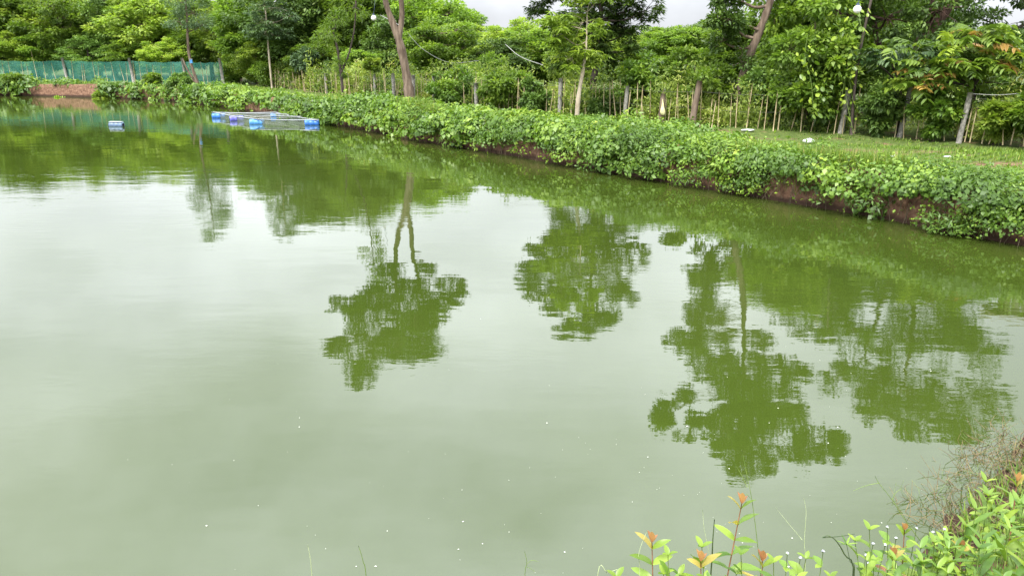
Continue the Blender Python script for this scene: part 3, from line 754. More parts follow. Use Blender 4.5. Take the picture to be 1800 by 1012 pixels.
t = grow('broad_tree', b, [(0, 0, -0.2, 0.22), (0.1, 0, 0.9, 0.2), (0.68, 0, 1.7, 0.18), (1.83, 0, 3.0, 0.15), (2.5, 0, 4.0, 0.12), (3.0, 0, 5.6, 0.08), (3.0, 0, 8.0, 0.04)], lob,
         'leaf_crown', 'bark_red', 208, (0.16, 0.075), 0.32, 58, limb_r=0.07, flat=0.45,
         trunks=[[(1.65, 0, 2.8, 0.12), (1.8, 0, 3.6, 0.10), (1.75, 0.2, 4.8, 0.08), (1.4, 0.2, 6.8, 0.05)], [(0.6, 0, 1.6, 0.12), (0.1, 0.3, 3.2, 0.09), (-0.8, 0.3, 6.0, 0.05)]])
tag(t, 'broad spreading tree with thick reddish-brown limbs rising behind the fence', 'tree')
q = far(1790, 60, 30)
t = grow('spreading_tree', (q[0], 30, 0.95), [(0.6, 0, -0.2, 0.2), (0.5, 0, 2.4, 0.16), (0.2, 0, 4.6, 0.10), (0, 0, 6.0, 0.05)],
         [(-1.0, 0, 4.7, 1.0, 0.9, 0.32, 11), (0.2, 0, 4.4, 1.0, 1.0, 0.35, 11), (0.8, 0, 5.3, 1.0, 1.0, 0.4, 11), (-0.4, 0.3, 5.6, 0.9, 0.9, 0.35, 9), (-1.6, 0, 3.6, 0.7, 0.7, 0.3, 8), (0.3, 0, 3.4, 1.1, 1.0, 0.4, 12), (1.6, 0, 4.4, 1.0, 1.0, 0.5, 10)],
         'leaf_crown', 'bark_dark', 209, (0.17, 0.08), 0.42, 76, flat=0.4)
tag(t, 'dark flat-layered tree cut by the frame at the upper corner', 'tree')

# ---- bushy trees and shrubs along the fence
def bush(name, px, py, H, wdt, mat, seed, label, leaf=(0.16, 0.09), low=0.15, per=80, n=9, K=7, d=None, style='spray', group=None, cl=None):
    b_ = G1(px, py) if d is None else np.r_[far(px, py, d)[:2], 0.95]
    g = np.random.RandomState(seed)
    lobes = scatter_lobes(g, n, 0, low + (H - low) / 2, wdt / 2 * 0.7, (H - low) / 2 * 0.78, wdt * 0.2, K)
    t_ = grow(name, b_, [(0, 0, -0.15, 0.05), (0.05, 0, H * 0.4, 0.04), (0, 0.05, H * 0.75, 0.02)], lobes, mat, 'twig', seed, leaf, cl or wdt * 0.11, per, style, limb_r=0.025)
    for c_ in t_.children:
        if c_.name.startswith('trunk'): c_.name = 'stem'
    return tag(t_, label, 'shrub', group)
bush('leafy_bush', 1412, 229, 4.4, 2.4, 'leaf_mid', 301, 'tall leafy green bush swallowing the fence right of the leaning tree', n=16, per=85)
bush('leafy_bush', 1440, 230, 2.6, 2.2, 'leaf_creeper', 302, 'bright green rounded bush covering the fence beside the vine pole', n=12)
bush('leafy_bush', 1350, 222, 2.0, 1.6, 'leaf_dark', 303, 'dark green bush at the foot of the vine-wrapped leaning tree', n=9)
bush('leafy_bush', 1530, 236, 1.5, 1.5, 'leaf_dark', 304, 'dark low bush between the vine pole and the next fence post', n=9)
bush('leafy_bush', 1640, 242, 1.5, 1.3, 'leaf_creeper', 305, 'glossy green bush between the two rightmost concrete posts', n=8)
bush('leafy_bush', 1215, 214, 2.6, 2.4, 'leaf_mid', 306, 'climbing leafy bush around the short log post by the yellow cloth', n=11)
bush('leafy_bush', 1130, 206, 2.3, 2.0, 'leaf_creeper', 307, 'light green bush between the dark drooping tree and the yellow cloth', n=10)
bush('leafy_bush', 890, 190, 1.9, 2.6, 'leaf_mid', 308, 'leafy bush on the fence below the sagging white cable', n=11)
bush('leafy_bush', 800, 184, 1.8, 2.6, 'leaf_creeper', 309, 'bright leafy bush next to the forked brown trunk', n=11)
bush('leafy_bush', 935, 197, 1.3, 1.4, 'leaf_dark', 310, 'dark low bush against the fence left of the bare pale trunk', n=8)
bush('leafy_bush', 1060, 205, 0.9, 1.1, 'leaf_dark', 311, 'dark bush around the foot of the drooping tree', n=8)
bush('pale_bush', 545, 158, 2.6, 1.8, 'leaf_grey', 312, 'pale broad-leaved shrub standing over the bamboo stakes', (0.30, 0.16), low=1.2, n=8, per=40)
bush('leafy_bush', 480, 152, 1.9, 3.6, 'leaf_mid', 313, 'wide low green bush behind the far end of the stake fence', n=12)
bush('leafy_bush', 420, 147, 2.0, 3.4, 'leaf_mid', 314, 'green bush smothering the end of the green net', n=12)
bush('leafy_bush', 660, 172, 2.3, 0.9, 'leaf_yellow', 315, 'small yellow-green sapling over a fence post left of the forked tree', low=1.5, n=6, K=5)
bush('leafy_bush', 1010, 150, 2.6, 3.0, 'leaf_yellow', 316, 'yellow-green shrub in the clearing behind the pale trunk', d=36, n=10)
bush('leafy_bush', 850, 150, 2.4, 3.0, 'leaf_mid', 317, 'rounded shrub in the clearing below the first sky gap', d=42, n=10)
bush('leafy_bush', 1770, 165, 3.0, 2.2, 'leaf_dark', 318, 'dark bush behind the orange-tipped tree at the frame edge', d=24.5, n=11)
bush('leafy_bush', 1590, 165, 2.8, 2.4, 'leaf_dark', 319, 'dark bush behind the concrete posts under the broad tree', d=25, n=11)
bush('leafy_bush', 1470, 165, 3.6, 2.6, 'leaf_mid', 320, 'tall bush behind the hanging heart-leaved vine', d=26, n=13)
bush('leafy_bush', 1745, 247, 1.4, 1.2, 'leaf_yellow', 326, 'yellow-green bush just right of the rightmost concrete post', n=8)
bush('leafy_bush', 1795, 250, 1.7, 1.3, 'leaf_mid', 327, 'green bush at the fence by the right frame edge', n=8)
bush('low_bush', 30, 146, 0.9, 2.2, 'leaf_mid', 321, 'low green bush below the net at the far left bank', n=8)
bush('low_bush', 95, 148, 0.8, 1.6, 'leaf_mid', 322, 'low green bush below the net above the bare red bank', n=7)
bush('low_bush', 180, 149, 0.8, 2.0, 'leaf_yellow', 324, 'low yellow-green bush below the net between its two tall posts', n=7)
bush('low_bush', 262, 150, 0.7, 1.8, 'leaf_mid', 325, 'low green bush below the net right of its second tall post', n=7)
bush('low_bush', 318, 152, 0.9, 2.4, 'leaf_dark', 323, 'low dark bush below the net left of the slender tree', n=8)

# weeds growing through and behind the stake fence
FP = np.array([on(*p, 1.0)[:2] for p in [(455, 150), (545, 160), (575, 163), (660, 173), (755, 181), (870, 190), (985, 200), (1100, 210), (1225, 220), (1380, 229), (1475, 233), (1590, 238), (1700, 245), (1830, 254)]])
fl = np.r_[0, np.cumsum(np.linalg.norm(np.diff(FP, axis=0), axis=1))]
def fence_pt(s): return np.c_[np.interp(s, fl, FP[:, 0]), np.interp(s, fl, FP[:, 1])]
g = np.random.RandomState(61)
N = 3200
s_ = g.rand(N) * fl[-1]
dens = 0.30 + 0.75 * wave(s_, 62, ((0.5, 1.0), (1.3, 0.7)))
s_ = s_[g.rand(N) < np.clip(dens + 0.40, 0.2, 1)]
fx = fence_pt(s_); nrm_f = np.array([0.63, 0.78])
fx = fx + nrm_f * (0.15 + 2.8 * g.rand(len(s_)) ** 1.4)[:, None]
qs, rn = [], []
for (x, y), ss in zip(fx, s_):
    H = (0.45 + 1.1 * g.rand() ** 1.5) * (1 + 0.35 * math.sin(ss * 1.9) + 0.25 * math.sin(ss * 4.3)); n_ = int(44 * 24 / max(y, 20)) + 14; sc = np.clip(y / 26, 0.8, 1.8)
    zt = g.rand(n_) ** 0.8 * H
    pos = np.c_[x + g.randn(n_) * 0.14, y + g.randn(n_) * 0.14, 0.97 + zt]
    dr = unit(np.c_[g.randn(n_), g.randn(n_), 0.5 + 0.8 * g.rand(n_)])
    fc = unit(g.randn(n_, 3) * 0.5 + np.array([0, -0.2, 0.8]))
    qs.append(leaf_quads(pos, dr, fc, (0.10 + 0.08 * g.rand(n_)) * sc, (0.035 + 0.03 * g.rand(n_)) * sc))
    rn.append(np.clip(0.02 + 0.5 * g.rand() + 0.3 * g.rand(n_) + 0.18 * math.sin(ss * 0.8), 0, 1))
tag(link('undergrowth', quads_mesh('undergrowth', np.concatenate(qs), np.concatenate(rn), M['weed'])), 'yellow-green weeds growing through and behind the bamboo stakes', 'weeds', kind='stuff')

# ------------------------------------------------------------------ the stake fence: concrete posts, bamboo stakes, wire
fence = empty('stake_fence', (*FP[6], 1.0))
def child(mb_, name, mat, parent):
    """mesh in world coordinates parented under an Empty that only has a location"""
    me = mb_.mesh(name, M[mat] if isinstance(mat, str) else mat)
    L = np.array(parent.location)
    co = np.empty(len(me.vertices) * 3); me.vertices.foreach_get('co', co); co = co.reshape(-1, 3) - L
    me.vertices.foreach_set('co', co.reshape(-1)); me.update()
    return link(name, me, parent)
g = np.random.RandomState(71)
posts = [(575, 163, 128), (660, 173, 125), (693, 176, 128), (727, 181, 131), (763, 183, 130), (838, 189, 143), (930, 195, 136), (984, 200, 135), (1097, 210, 150), (1477, 233, 155), (1581, 237, 148), (1686, 245, 155)]
post_tops = []
for px, py, ty in posts:
    b_ = on(px, py, 1.0); b_[2] = ground_z(b_[0], b_[1]) - 0.15
    H = float(np.clip(far(px, ty, b_[1])[2] - 1.0, 1.1, 1.75))
    lean = g.randn(2) * 0.04
    if px > 1450: lean[0] += 0.10
    w = 0.07 + 0.02 * g.rand()
    mb = MB()
    k = 6
    pts = np.array([b_ + np.array([lean[0] * u, lean[1] * u, (H + 0.15) * u]) for u in np.linspace(0, 1, k)])
    mb.tube(pts, w * (1 + 0.05 * g.randn(k)), 4 if g.rand() < 0.55 else 7)
    o = child(mb, 'post', 'concrete', fence)
    post_tops.append(pts[-1])
# round log posts, leaning
for px, py, ty, tx in [(1160, 216, 165, 1166), (1215, 221, 142, 1230), (1036, 197, 140, 1041)]:
    b_ = on(px, py, 1.0); t_ = far(tx, ty, b_[1]); b_[2] = 0.85
    mb = MB(); mb.tube(curve([b_, (b_ + t_) / 2 + g.randn(3) * 0.03, t_], 7), np.linspace(0.12, 0.085, 7), 9)
    child(mb, 'log_post', 'bark', fence)
for k in range(210):
    s0 = fl[-1] * (k + 1.0 * g.rand()) / 210
    x, y = fence_pt(np.array([s0]))[0] + nrm_f * 0.10 * g.randn()
    H = 0.85 + 0.65 * g.rand()
    if g.rand() < 0.15: H *= 0.65
    ln = g.randn(2) * 0.07
    zb = 0.92
    pts = np.array([[x + ln[0] * u, y + ln[1] * u, zb + H * u] for u in np.linspace(0, 1, 7)])
    r0 = 0.009 + 0.009 * g.rand()
    rad = np.full(7, r0) * (1 + 0.12 * (np.arange(7) % 2))
    mb = MB(); mb.tube(pts, rad, 6)
    child(mb, 'stake', 'bamboo', fence)
for hz in (0.55, 1.05):
    for a in range(len(FP) - 1):
        A, B = FP[a], FP[a + 1]
        mb = MB(); u = np.linspace(0, 1, 8)
        mb.tube(np.c_[A[0] + (B[0] - A[0]) * u, A[1] + (B[1] - A[1]) * u, 1.0 + hz - 0.05 * np.sin(u * math.pi) + g.randn() * 0.03], 0.003, 4)
        child(mb, 'wire', 'wire', fence)
mb = MB(); mb.tube([far(1611, 197, 21.3), far(1634, 198, 21.2)], 0.012, 6); child(mb, 'rail', 'bamboo', fence)
tag(fence, 'old fence of grey posts, thin bamboo stakes and wire along the bank', 'fence')

def line_thing(name, label, pts, r, mat, cat):
    mb = MB(); mb.tube(pts, r, 6)
    o = mb.build(name, M[mat]); return tag(o, label, cat)
line_thing('fence_rope', 'white rope running from the rightmost concrete post out of frame', curve([far(1706, 165, 20.4), far(1760, 167, 20.0), far(1830, 160, 19.4)], 12), 0.007, 'rope', 'rope')
line_thing('fence_rope', 'short white rope tied between the shrubs left of the rightmost post', curve([far(1620, 148, 21.0), far(1640, 152, 20.9), far(1662, 155, 20.8)], 8), 0.011, 'rope', 'rope')
dB = TB[1]
line_thing('hanging_cable', 'pale cable sagging to the right from the forked trunk', curve([far(716, 58, dB), far(745, 88, dB + 0.5), far(790, 110, dB + 1.5), far(842, 107, dB + 3)], 24), 0.011, 'rope', 'cable')
line_thing('hanging_cable', 'pale cable slanting down to the drooping dark tree', curve([far(888, 78, 34), far(915, 100, 33.3), far(955, 115, 32.5)], 16), 0.012, 'rope', 'cable')
line_thing('lamp_arm', 'pale stick holding the globe lamp out from the forked trunk', curve([far(705, 47, dB), far(690, 38, dB), far(668, 27, dB)], 8), 0.02, 'rope', 'stick')

# ------------------------------------------------------------------ green net fence on the far bank
net = empty('net_fence', (*on(130, 144, 1.0)[:2], 1.0))
npx = [(-70, 141), (0, 142), (120, 143), (240, 146.5), (330, 150), (395, 152)]
NP = np.array([on(a, b_, 1.0)[:2] for a, b_ in npx]); NP[:, 1] = np.clip(NP[:, 1], 0, 80)
nl = np.r_[0, np.cumsum(np.linalg.norm(np.diff(NP, axis=0), axis=1))]
m, n, l = new_mat('shade_net')
out = n.new('ShaderNodeOutputMaterial'); d1 = n.new('ShaderNodeBsdfDiffuse'); t1 = n.new('ShaderNodeBsdfTranslucent'); tr = n.new('ShaderNodeBsdfTransparent')
tcn = n.new('ShaderNodeTexCoord'); nzn = n.new('ShaderNodeTexNoise'); nzn.inputs['Scale'].default_value = 0.9; nzn.inputs['Detail'].default_value = 5
l.new(tcn.outputs['Object'], nzn.inputs['Vector'])
rr_ = n.new('ShaderNodeValToRGB'); rr_.color_ramp.elements[0].color = (0.04, 0.19, 0.145, 1); rr_.color_ramp.elements[1].color = (0.12, 0.36, 0.28, 1)
rr_.color_ramp.elements[0].position, rr_.color_ramp.elements[1].position = 0.3, 0.7
l.new(nzn.outputs['Fac'], rr_.inputs['Fac'])
l.new(rr_.outputs['Color'], d1.inputs['Color']); l.new(rr_.outputs['Color'], t1.inputs['Color'])
x1 = n.new('ShaderNodeMixShader'); x1.inputs[0].default_value = 0.35; l.new(d1.outputs[0], x1.inputs[1]); l.new(t1.outputs[0], x1.inputs[2])
x2 = n.new('ShaderNodeMixShader'); x2.inputs[0].default_value = 0.5; l.new(x1.outputs[0], x2.inputs[1]); l.new(tr.outputs[0], x2.inputs[2])
l.new(x2.outputs[0], out.inputs[0])
netmat = m
g = np.random.RandomState(81)
for a in range(len(NP) - 1):
    U, Vn = 26, 7
    A, B = NP[a], NP[a + 1]; v, f = [], []
    for j in range(Vn):
        for i in range(U):
            u, w = i / (U - 1), j / (Vn - 1)
            xy = A + (B - A) * u
            bulge = 0.10 * math.sin(u * 9 + a) * math.sin(w * math.pi) + 0.05 * math.sin(u * 31 + 2 * a)
            top = 1.72 - 0.10 * math.sin(u * math.pi) + 0.025 * math.sin(u * 24 + a)
            v.append((xy[0], xy[1] + bulge, 1.0 + 0.02 + w * (top - 0.02)))
    f = [(j * U + i, j * U + i + 1, (j + 1) * U + i + 1, (j + 1) * U + i) for j in range(Vn - 1) for i in range(U - 1)]
    mb = MB(); mb.add(v, f); child(mb, 'net_panel', netmat, net)
for px, py, ty in [(-70, 141, 100), (120, 143, 105), (237, 146.5, 113), (330, 150, 118), (395, 152, 122)]:
    b_ = on(px, py, 1.0); b_[1] -= 0.12
    mb = MB(); x = -0.03; mb.tube([b_ + [0, 0, -0.2], b_ + [x * 2, 0, 0.9], b_ + [x * 4, 0, 1.95]], [0.12, 0.11, 0.10], 7)
    child(mb, 'post', 'concrete', net)
for k in range(34):
    s0 = nl[-1] * (k + 0.15 + 0.7 * g.rand()) / 34
    x, y = np.interp(s0, nl, NP[:, 0]), np.interp(s0, nl, NP[:, 1]) - 0.15
    H = 1.45 + 0.45 * g.rand(); ln = g.randn() * 0.10
    if k == 9: H = 2.6
    mb = MB(); mb.tube([[x, y, 0.9], [x + ln * .5, y, 0.9 + H * .5], [x + ln, y, 0.9 + H]], 0.018, 5)
    child(mb, 'stake', 'bamboo', net)
tag(net, 'long green shade-net fence on stakes at the far bank', 'fence')

# ------------------------------------------------------------------ floats and the fish cage
def plastic(name, c, rough=0.4, spec=0.5, var=0.5):
    return noise_mat(name, tuple(np.array(c) * (1 - 0.3 * var)), tuple(np.minimum(np.array(c) * (1 + 0.3 * var), 0.95)), 6, rough, 0.05, 0.005, spec=spec)
M['blue'] = plastic('blue_plastic', (0.03, 0.15, 0.50))
M['blue_pale'] = plastic('blue_plastic_faded', (0.07, 0.25, 0.58))
M['violet'] = plastic('violet_plastic', (0.12, 0.12, 0.46))
M['float_top'] = plastic('float_top', (0.11, 0.17, 0.26))
M['pvc'] = plastic('pvc', (0.26, 0.28, 0.29), 0.6)
M['dark_rim'] = plastic('dark_rim', (0.05, 0.07, 0.12), 0.6)
def drum_mesh(L, r):
    """plastic drum lying along X with ribs and rounded shoulders"""
    xs = np.array([-.5, -.49, -.46, -.40, -.20, -.18, -.15, -.13, .13, .15, .18, .20, .40, .46, .49, .5]) * L
    rs_ = np.array([.60, .86, .96, 1, 1, .955, .955, 1, 1, .955, .955, 1, 1, .96, .86, .60]) * r
    mb_ = MB(); mb_.tube(np.c_[xs, 0 * xs, 0 * xs], rs_, 16); return mb_
cage = empty('fish_cage', on(465, 213))
cL = np.array(cage.location)
zf = 0.25
A_, B_, C_, D_ = [on(*p)[:2] for p in ((378, 206), (452, 218.5), (556, 220), (484, 206))]
cor = [np.r_[q, zf] for q in (A_, B_, C_, D_)]
for a, b_ in ((0, 1), (1, 2), (2, 3), (3, 0)):
    P0, P1 = cor[a], cor[b_]; e = unit(P1 - P0) * 0.15
    for dz, inset in ((0, 0.0),):
        cc_ = np.mean(cor, axis=0)
        mb = MB(); q0 = P0 - e + [0, 0, dz]; q1 = P1 + e + [0, 0, dz * 1.2]
        q0 = q0 + unit(cc_ - q0) * inset; q1 = q1 + unit(cc_ - q1) * inset
        mb.tube(curve([q0, (q0 + q1) / 2 + [0, 0, -0.04], q1], 9), 0.026, 7)
        child(mb, 'frame_pipe', 'pvc', cage)
for u in (0.33, 0.66):
    mb = MB(); mb.tube([cor[0] + (cor[1] - cor[0]) * u + [0, 0, .06], cor[3] + (cor[2] - cor[3]) * u + [0, 0, .03]], 0.018, 6); child(mb, 'cross_pipe', 'pvc', cage)
for px, py, mt, rot in [(384, 207.5, 'blue', 0.1), (415, 212.5, 'violet', 0.5), (451, 218.5, 'blue_pale', 0.1), (548, 220, 'blue', 0.2), (485, 206, 'blue_pale', 0.1)]:
    q = on(px, py)
    k = 0.68 if px != 485 else 0.58
    me = drum_mesh(k, 0.165).mesh('barrel', M[mt])
    o = link('barrel', me, cage, (q[0] - cL[0], q[1] - cL[1] + 0.1, 0.07), (0, 0, rot))
    mb = MB(); mb.tube([[k * .505, 0, 0], [k * .53, 0, 0]], 0.07, 12); lid = mb.build('lid', M['dark_rim'], o)
g = np.random.RandomState(83)
for k in range(3):
    u0, u1 = g.rand(2); p0, p1 = cor[0] + (cor[1] - cor[0]) * u0, cor[3] + (cor[2] - cor[3]) * u1
    mb = MB(); mb.tube(curve([p0 + [0, 0, .03], (p0 + p1) / 2 + [0.1 * g.randn(), 0, -0.06 - 0.06 * g.rand()], p1 + [0, 0, .03]], 9), 0.008, 5); child(mb, 'rope', 'rope', cage)
# cage net: a mesh skirt of cords from the frame to the water and a cover
m, n, l = new_mat('cage_net')
out = n.new('ShaderNodeOutputMaterial'); d1 = n.new('ShaderNodeBsdfDiffuse'); d1.inputs['Color'].default_value = (0.14, 0.17, 0.13, 1); tr = n.new('ShaderNodeBsdfTransparent')
tcn = n.new('ShaderNodeTexCoord'); nzn = n.new('ShaderNodeTexNoise'); nzn.inputs['Scale'].default_value = 3
l.new(tcn.outputs['Object'], nzn.inputs['Vector'])
mrn = n.new('ShaderNodeMapRange'); mrn.inputs['To Min'].default_value, mrn.inputs['To Max'].default_value = 0.2, 0.6; l.new(nzn.outputs['Fac'], mrn.inputs['Value'])
x2 = n.new('ShaderNodeMixShader'); l.new(mrn.outputs[0], x2.inputs[0]); l.new(d1.outputs[0], x2.inputs[1]); l.new(tr.outputs[0], x2.inputs[2]); l.new(x2.outputs[0], out.inputs[0])
cagemat = m
for a, b_ in ((0, 1), (1, 2), (2, 3), (3, 0)):
    P0, P1 = cor[a], cor[b_]; U = 20; v, f = [], []
    for j in range(4):
        for i in range(U):
            u, w = i / (U - 1), j / 3
            q = P0 + (P1 - P0) * u; v.append((q[0] + 0.04 * math.sin(u * 20) * math.sin(w * 3.1), q[1] + 0.05 * math.sin(u * 26 + a) * math.sin(w * 3.1), zf - 0.01 - (zf + 0.25) * w))
    f = [(j * U + i, j * U + i + 1, (j + 1) * U + i + 1, (j + 1) * U + i) for j in range(3) for i in range(U - 1)]
    mb = MB(); mb.add(v, f); child(mb, 'net_side', cagemat, cage)
tag(cage, 'floating fish cage of pale pipes, netting and blue barrels by the bank', 'fish cage')

q = on(205.5, 222)
fd = empty('float_drum', (q[0], q[1], 0.0), R(-4))
me = drum_mesh(0.64, 0.15).mesh('drum', M['float_top'])
o = link('drum', me, fd, (0, 0, 0.05))
mb = MB(); mb.tube([[-.322, 0, 0.05], [-.345, 0, 0.05]], 0.12, 14); mb.build('end_cap', M['dark_rim'], fd)
mb = MB(); mb.box((0, -0.02, 0.205), (0.60, 0.2, 0.03)); mb.build('top_plate', plastic('float_plate', (0.45, 0.50, 0.52)), fd)
tag(fd, 'lone pale blue drum floating on the pond away from the cage', 'float')

# ------------------------------------------------------------------ lamps, bags and litter
m, n, l = new_mat('white_globe'); out = n.new('ShaderNodeOutputMaterial'); p = n.new('ShaderNodeBsdfPrincipled')
p.inputs['Base Color'].default_value = (0.85, 0.85, 0.83, 1); p.inputs['Roughness'].default_value = 0.25; p.inputs['Subsurface Weight'].default_value = 0.2
l.new(p.outputs[0], out.inputs[0]); M['globe'] = m
def globe(px, py, d, r, label):
    q = far(px, py, d); e = empty('globe_lamp', q - np.array([0, 0, r]))
    th = np.linspace(0.02, math.pi - 0.02, 12)
    mb_ = MB(); mb_.tube(np.c_[0 * th, 0 * th, r - r * np.cos(th)], r * np.sin(th), 16); mb_.build('globe', M['globe'], e)
    mb_ = MB(); mb_.tube([[0, 0, 1.95 * r], [0, 0, 2.25 * r], [0, 0, 2.7 * r]], [0.45 * r, 0.42 * r, 0.2 * r], 12); mb_.build('socket', M['dark_rim'], e)
    mb_ = MB(); mb_.tube(curve([[0, 0, 2.6 * r], [0.05, 0, 4.5 * r], [0.1, 0.1, 9 * r]], 8), 0.008, 5); mb_.build('cord', M['dark_rim'], e)
    return tag(e, label, 'lamp')
globe(657, 32, dB - 0.2, 0.115, 'white globe lamp hanging left of the forked trunk')
globe(1507, 17, 20.5, 0.10, 'white globe lamp hanging above the heart-leaved vine')

M['white_bag'] = noise_mat('white_bag', (0.55, 0.57, 0.58), (0.85, 0.86, 0.86), 14, 0.4, 0.5, 0.02)
M['yellow_cloth'] = noise_mat('yellow_cloth', (0.50, 0.46, 0.20), (0.72, 0.68, 0.38), 9, 0.8, 0.3, 0.02)
M['stone'] = noise_mat('stone', (0.34, 0.30, 0.20), (0.58, 0.52, 0.38), 9, 0.9, 0.5, 0.02)
def lump(name, c, sz, mat, seed, label, cat, n=14, rough=0.35, group=None):
    g_ = np.random.RandomState(seed); th = np.linspace(0.05, math.pi - 0.05, 9); v, f = [], []
    for i, t_ in enumerate(th):
        for k in range(n):
            a = k * 2 * math.pi / n; rr = 1 + rough * g_.randn() * 0.5
            v.append((math.sin(t_) * math.cos(a) * sz[0] * rr, math.sin(t_) * math.sin(a) * sz[1] * rr, -math.cos(t_) * sz[2] * (1 + 0.3 * rough * g_.randn()) + sz[2] * 0.8))
    for i in range(len(th) - 1):
        for k in range(n): f.append((i * n + k, i * n + (k + 1) % n, (i + 1) * n + (k + 1) % n, (i + 1) * n + k))
    f.append(tuple(reversed(range(n)))); f.append(tuple(range((len(th) - 1) * n, len(th) * n)))
    mb_ = MB(); mb_.add(v, f); o_ = mb_.build(name, M[mat]); o_.location = c
    return tag(o_, label, cat, group)
def gp(px, py): q_ = on(px, py, 1.0); q_[2] = ground_z(q_[0], q_[1]); return q_
lump('plastic_bag', gp(1422, 247), (0.14, 0.10, 0.07), 'white_bag', 1, 'crumpled white plastic bag lying on the grass bank', 'bag')
lump('plastic_sheet', gp(1315, 230), (0.20, 0.08, 0.03), 'white_bag', 2, 'flat scrap of pale plastic below the leaning tree', 'litter')
lump('plastic_sheet', gp(1571, 272), (0.09, 0.05, 0.025), 'white_bag', 3, 'small white scrap on the bank below the concrete posts', 'litter')
lump('plastic_sheet', gp(1668, 273), (0.12, 0.06, 0.02), 'white_bag', 4, 'pale scrap in the grass below the rightmost post', 'litter')
for px, py, s, lb in [(1175, 228, 0.07, 'pale stone under the yellow cloth'), (1204, 229, 0.08, 'pale stone just left of the leaning log post foot'), (1218, 230, 0.06, 'small pale stone at the leaning log post foot')]:
    lump('stone', gp(px, py), (s, s, s * 0.9), 'stone', int(px), lb + ' on the bank', 'stone', rough=0.15, group='stones by the fence')
# hanging bag and cloth
def hang(name, px, py0, py1, d, w, mat, seed, label, cat):
    top, bot = far(px, py0, d), far(px, py1, d); g_ = np.random.RandomState(seed); n_ = 12; v, f = [], []
    prof_ = [(0.0, 0.06), (0.15, 0.22), (0.35, 0.42), (0.6, 0.85), (0.8, 1.0), (0.94, 0.8), (1.0, 0.3)]
    for u, r_ in prof_:
        for k in range(n_):
            a = k * 6.283 / n_; rr = w * r_ * (1 + 0.16 * g_.randn()); v.append((top[0] + (bot[0] - top[0]) * u + rr * math.cos(a), d + rr * 0.6 * math.sin(a), top[2] + (bot[2] - top[2]) * u))
    f = [(i * n_ + k, i * n_ + (k + 1) % n_, (i + 1) * n_ + (k + 1) % n_, (i + 1) * n_ + k) for i in range(len(prof_) - 1) for k in range(n_)]
    f.append(tuple(range((len(prof_) - 1) * n_, len(prof_) * n_)))
    mb_ = MB(); mb_.add(v, f); return tag(mb_.build(name, M[mat]), label, cat)
hang('hanging_bag', 1321, 153, 176, TD[1] - 0.35, 0.085, 'white_bag', 5, 'white plastic bag hanging beside the leaning trunk', 'bag')
hang('hanging_cloth', 1165, 174, 203, on(1160, 216, 1.0)[1] - 0.2, 0.085, 'yellow_cloth', 6, 'faded yellow cloth hanging on a log post', 'cloth')
q = far(338, 106, G1(352, 153.5)[1])
bx = empty('feed_box', (q[0], q[1] - 0.2, q[2] - 0.2))
mb = MB(); mb.box((0, 0, 0.12), (0.16, 0.12, 0.24)); mb.build('case', M['blue_pale'], bx, False)
mb = MB(); mb.box((0, 0, 0.262), (0.20, 0.16, 0.04)); mb.build('lid', M['pvc'], bx, False)
tag(bx, 'small blue box with pale lid fixed to the slender leaning tree', 'box')
q = gp(118, 152)
mb = MB(); mb.box((0, 0, 0), (2.1, 0.7, 0.06)); mb.box((-0.3, -0.15, 0.06), (1.2, 0.5, 0.045), 0.1)
o = mb.build('stone_slab', M['concrete'], None, False); o.location = (q[0], on(118, 168)[1] + 0.25, 1.0); tag(o, 'grey slab overhanging the bare red bank', 'slab')

# ------------------------------------------------------------------ near bank plants: parts are single leaves
def blade_mesh(name, L, W, curl, mat, nseg=6, tone=0.5, tipw=0.0, wav=0.0):
    """lance-shaped leaf along +X, curling down, creased along the midrib"""
    v, f = [], []
    for i in range(nseg + 1):
        u = i / nseg; w = W * 0.5 * (math.sin(math.pi * min(1, u * 0.93 + 0.07)) ** 0.8) + 0.0006
        x = L * (u - 0.06 * curl * u * u); z = -curl * L * 0.55 * u * u
        k = wav * W * math.sin(u * 9)
        v += [(x, -w, z + w * 0.35 + k), (x, 0, z), (x, w, z + w * 0.35 - k)]
    for i in range(nseg):
        a = i * 3; f += [(a, a + 1, a + 4, a + 3), (a + 1, a + 2, a + 5, a + 4)]
    mb_ = MB(); mb_.add(v, f); me = mb_.mesh(name, M[mat])
    return me
def nl_(name, c1, c2, c3=None, trans=0.35):
    st = [(0.0, c1), (1.0, c2)] if not c3 else [(0.0, c1), (0.5, c2), (1.0, c3)]
    return LG(name, st, trans, 0.38, 0.45, 0.15, attr=False)
M['near_green'] = nl_('near_green', (0.075, 0.16, 0.022), (0.135, 0.245, 0.033), (0.20, 0.30, 0.04))
M['near_lime'] = nl_('near_lime', (0.15, 0.255, 0.03), (0.25, 0.345, 0.042))
M['near_red'] = nl_('near_red', (0.36, 0.15, 0.085), (0.44, 0.25, 0.11))
M['near_deep'] = nl_('near_deep', (0.05, 0.12, 0.02), (0.12, 0.22, 0.03))
M['near_orange'] = nl_('near_orange', (0.34, 0.30, 0.07), (0.42, 0.34, 0.09))
M['stem_red'] = noise_mat('stem_red', (0.20, 0.08, 0.05), (0.34, 0.17, 0.09), 20, 0.6, 0)
M['stem_green'] = noise_mat('stem_green', (0.10, 0.17, 0.035), (0.20, 0.28, 0.06), 20, 0.6, 0)
M['rush'] = noise_mat('rush', (0.03, 0.055, 0.02), (0.07, 0.10, 0.035), 20, 0.6, 0)
M['pale_stalk'] = noise_mat('pale_stalk', (0.34, 0.42, 0.20), (0.5, 0.56, 0.32), 20, 0.7, 0)
M['petal'] = noise_mat('petal', (0.50, 0.50, 0.66), (0.85, 0.85, 0.90), 120, 0.7, 0.4, 0.002)
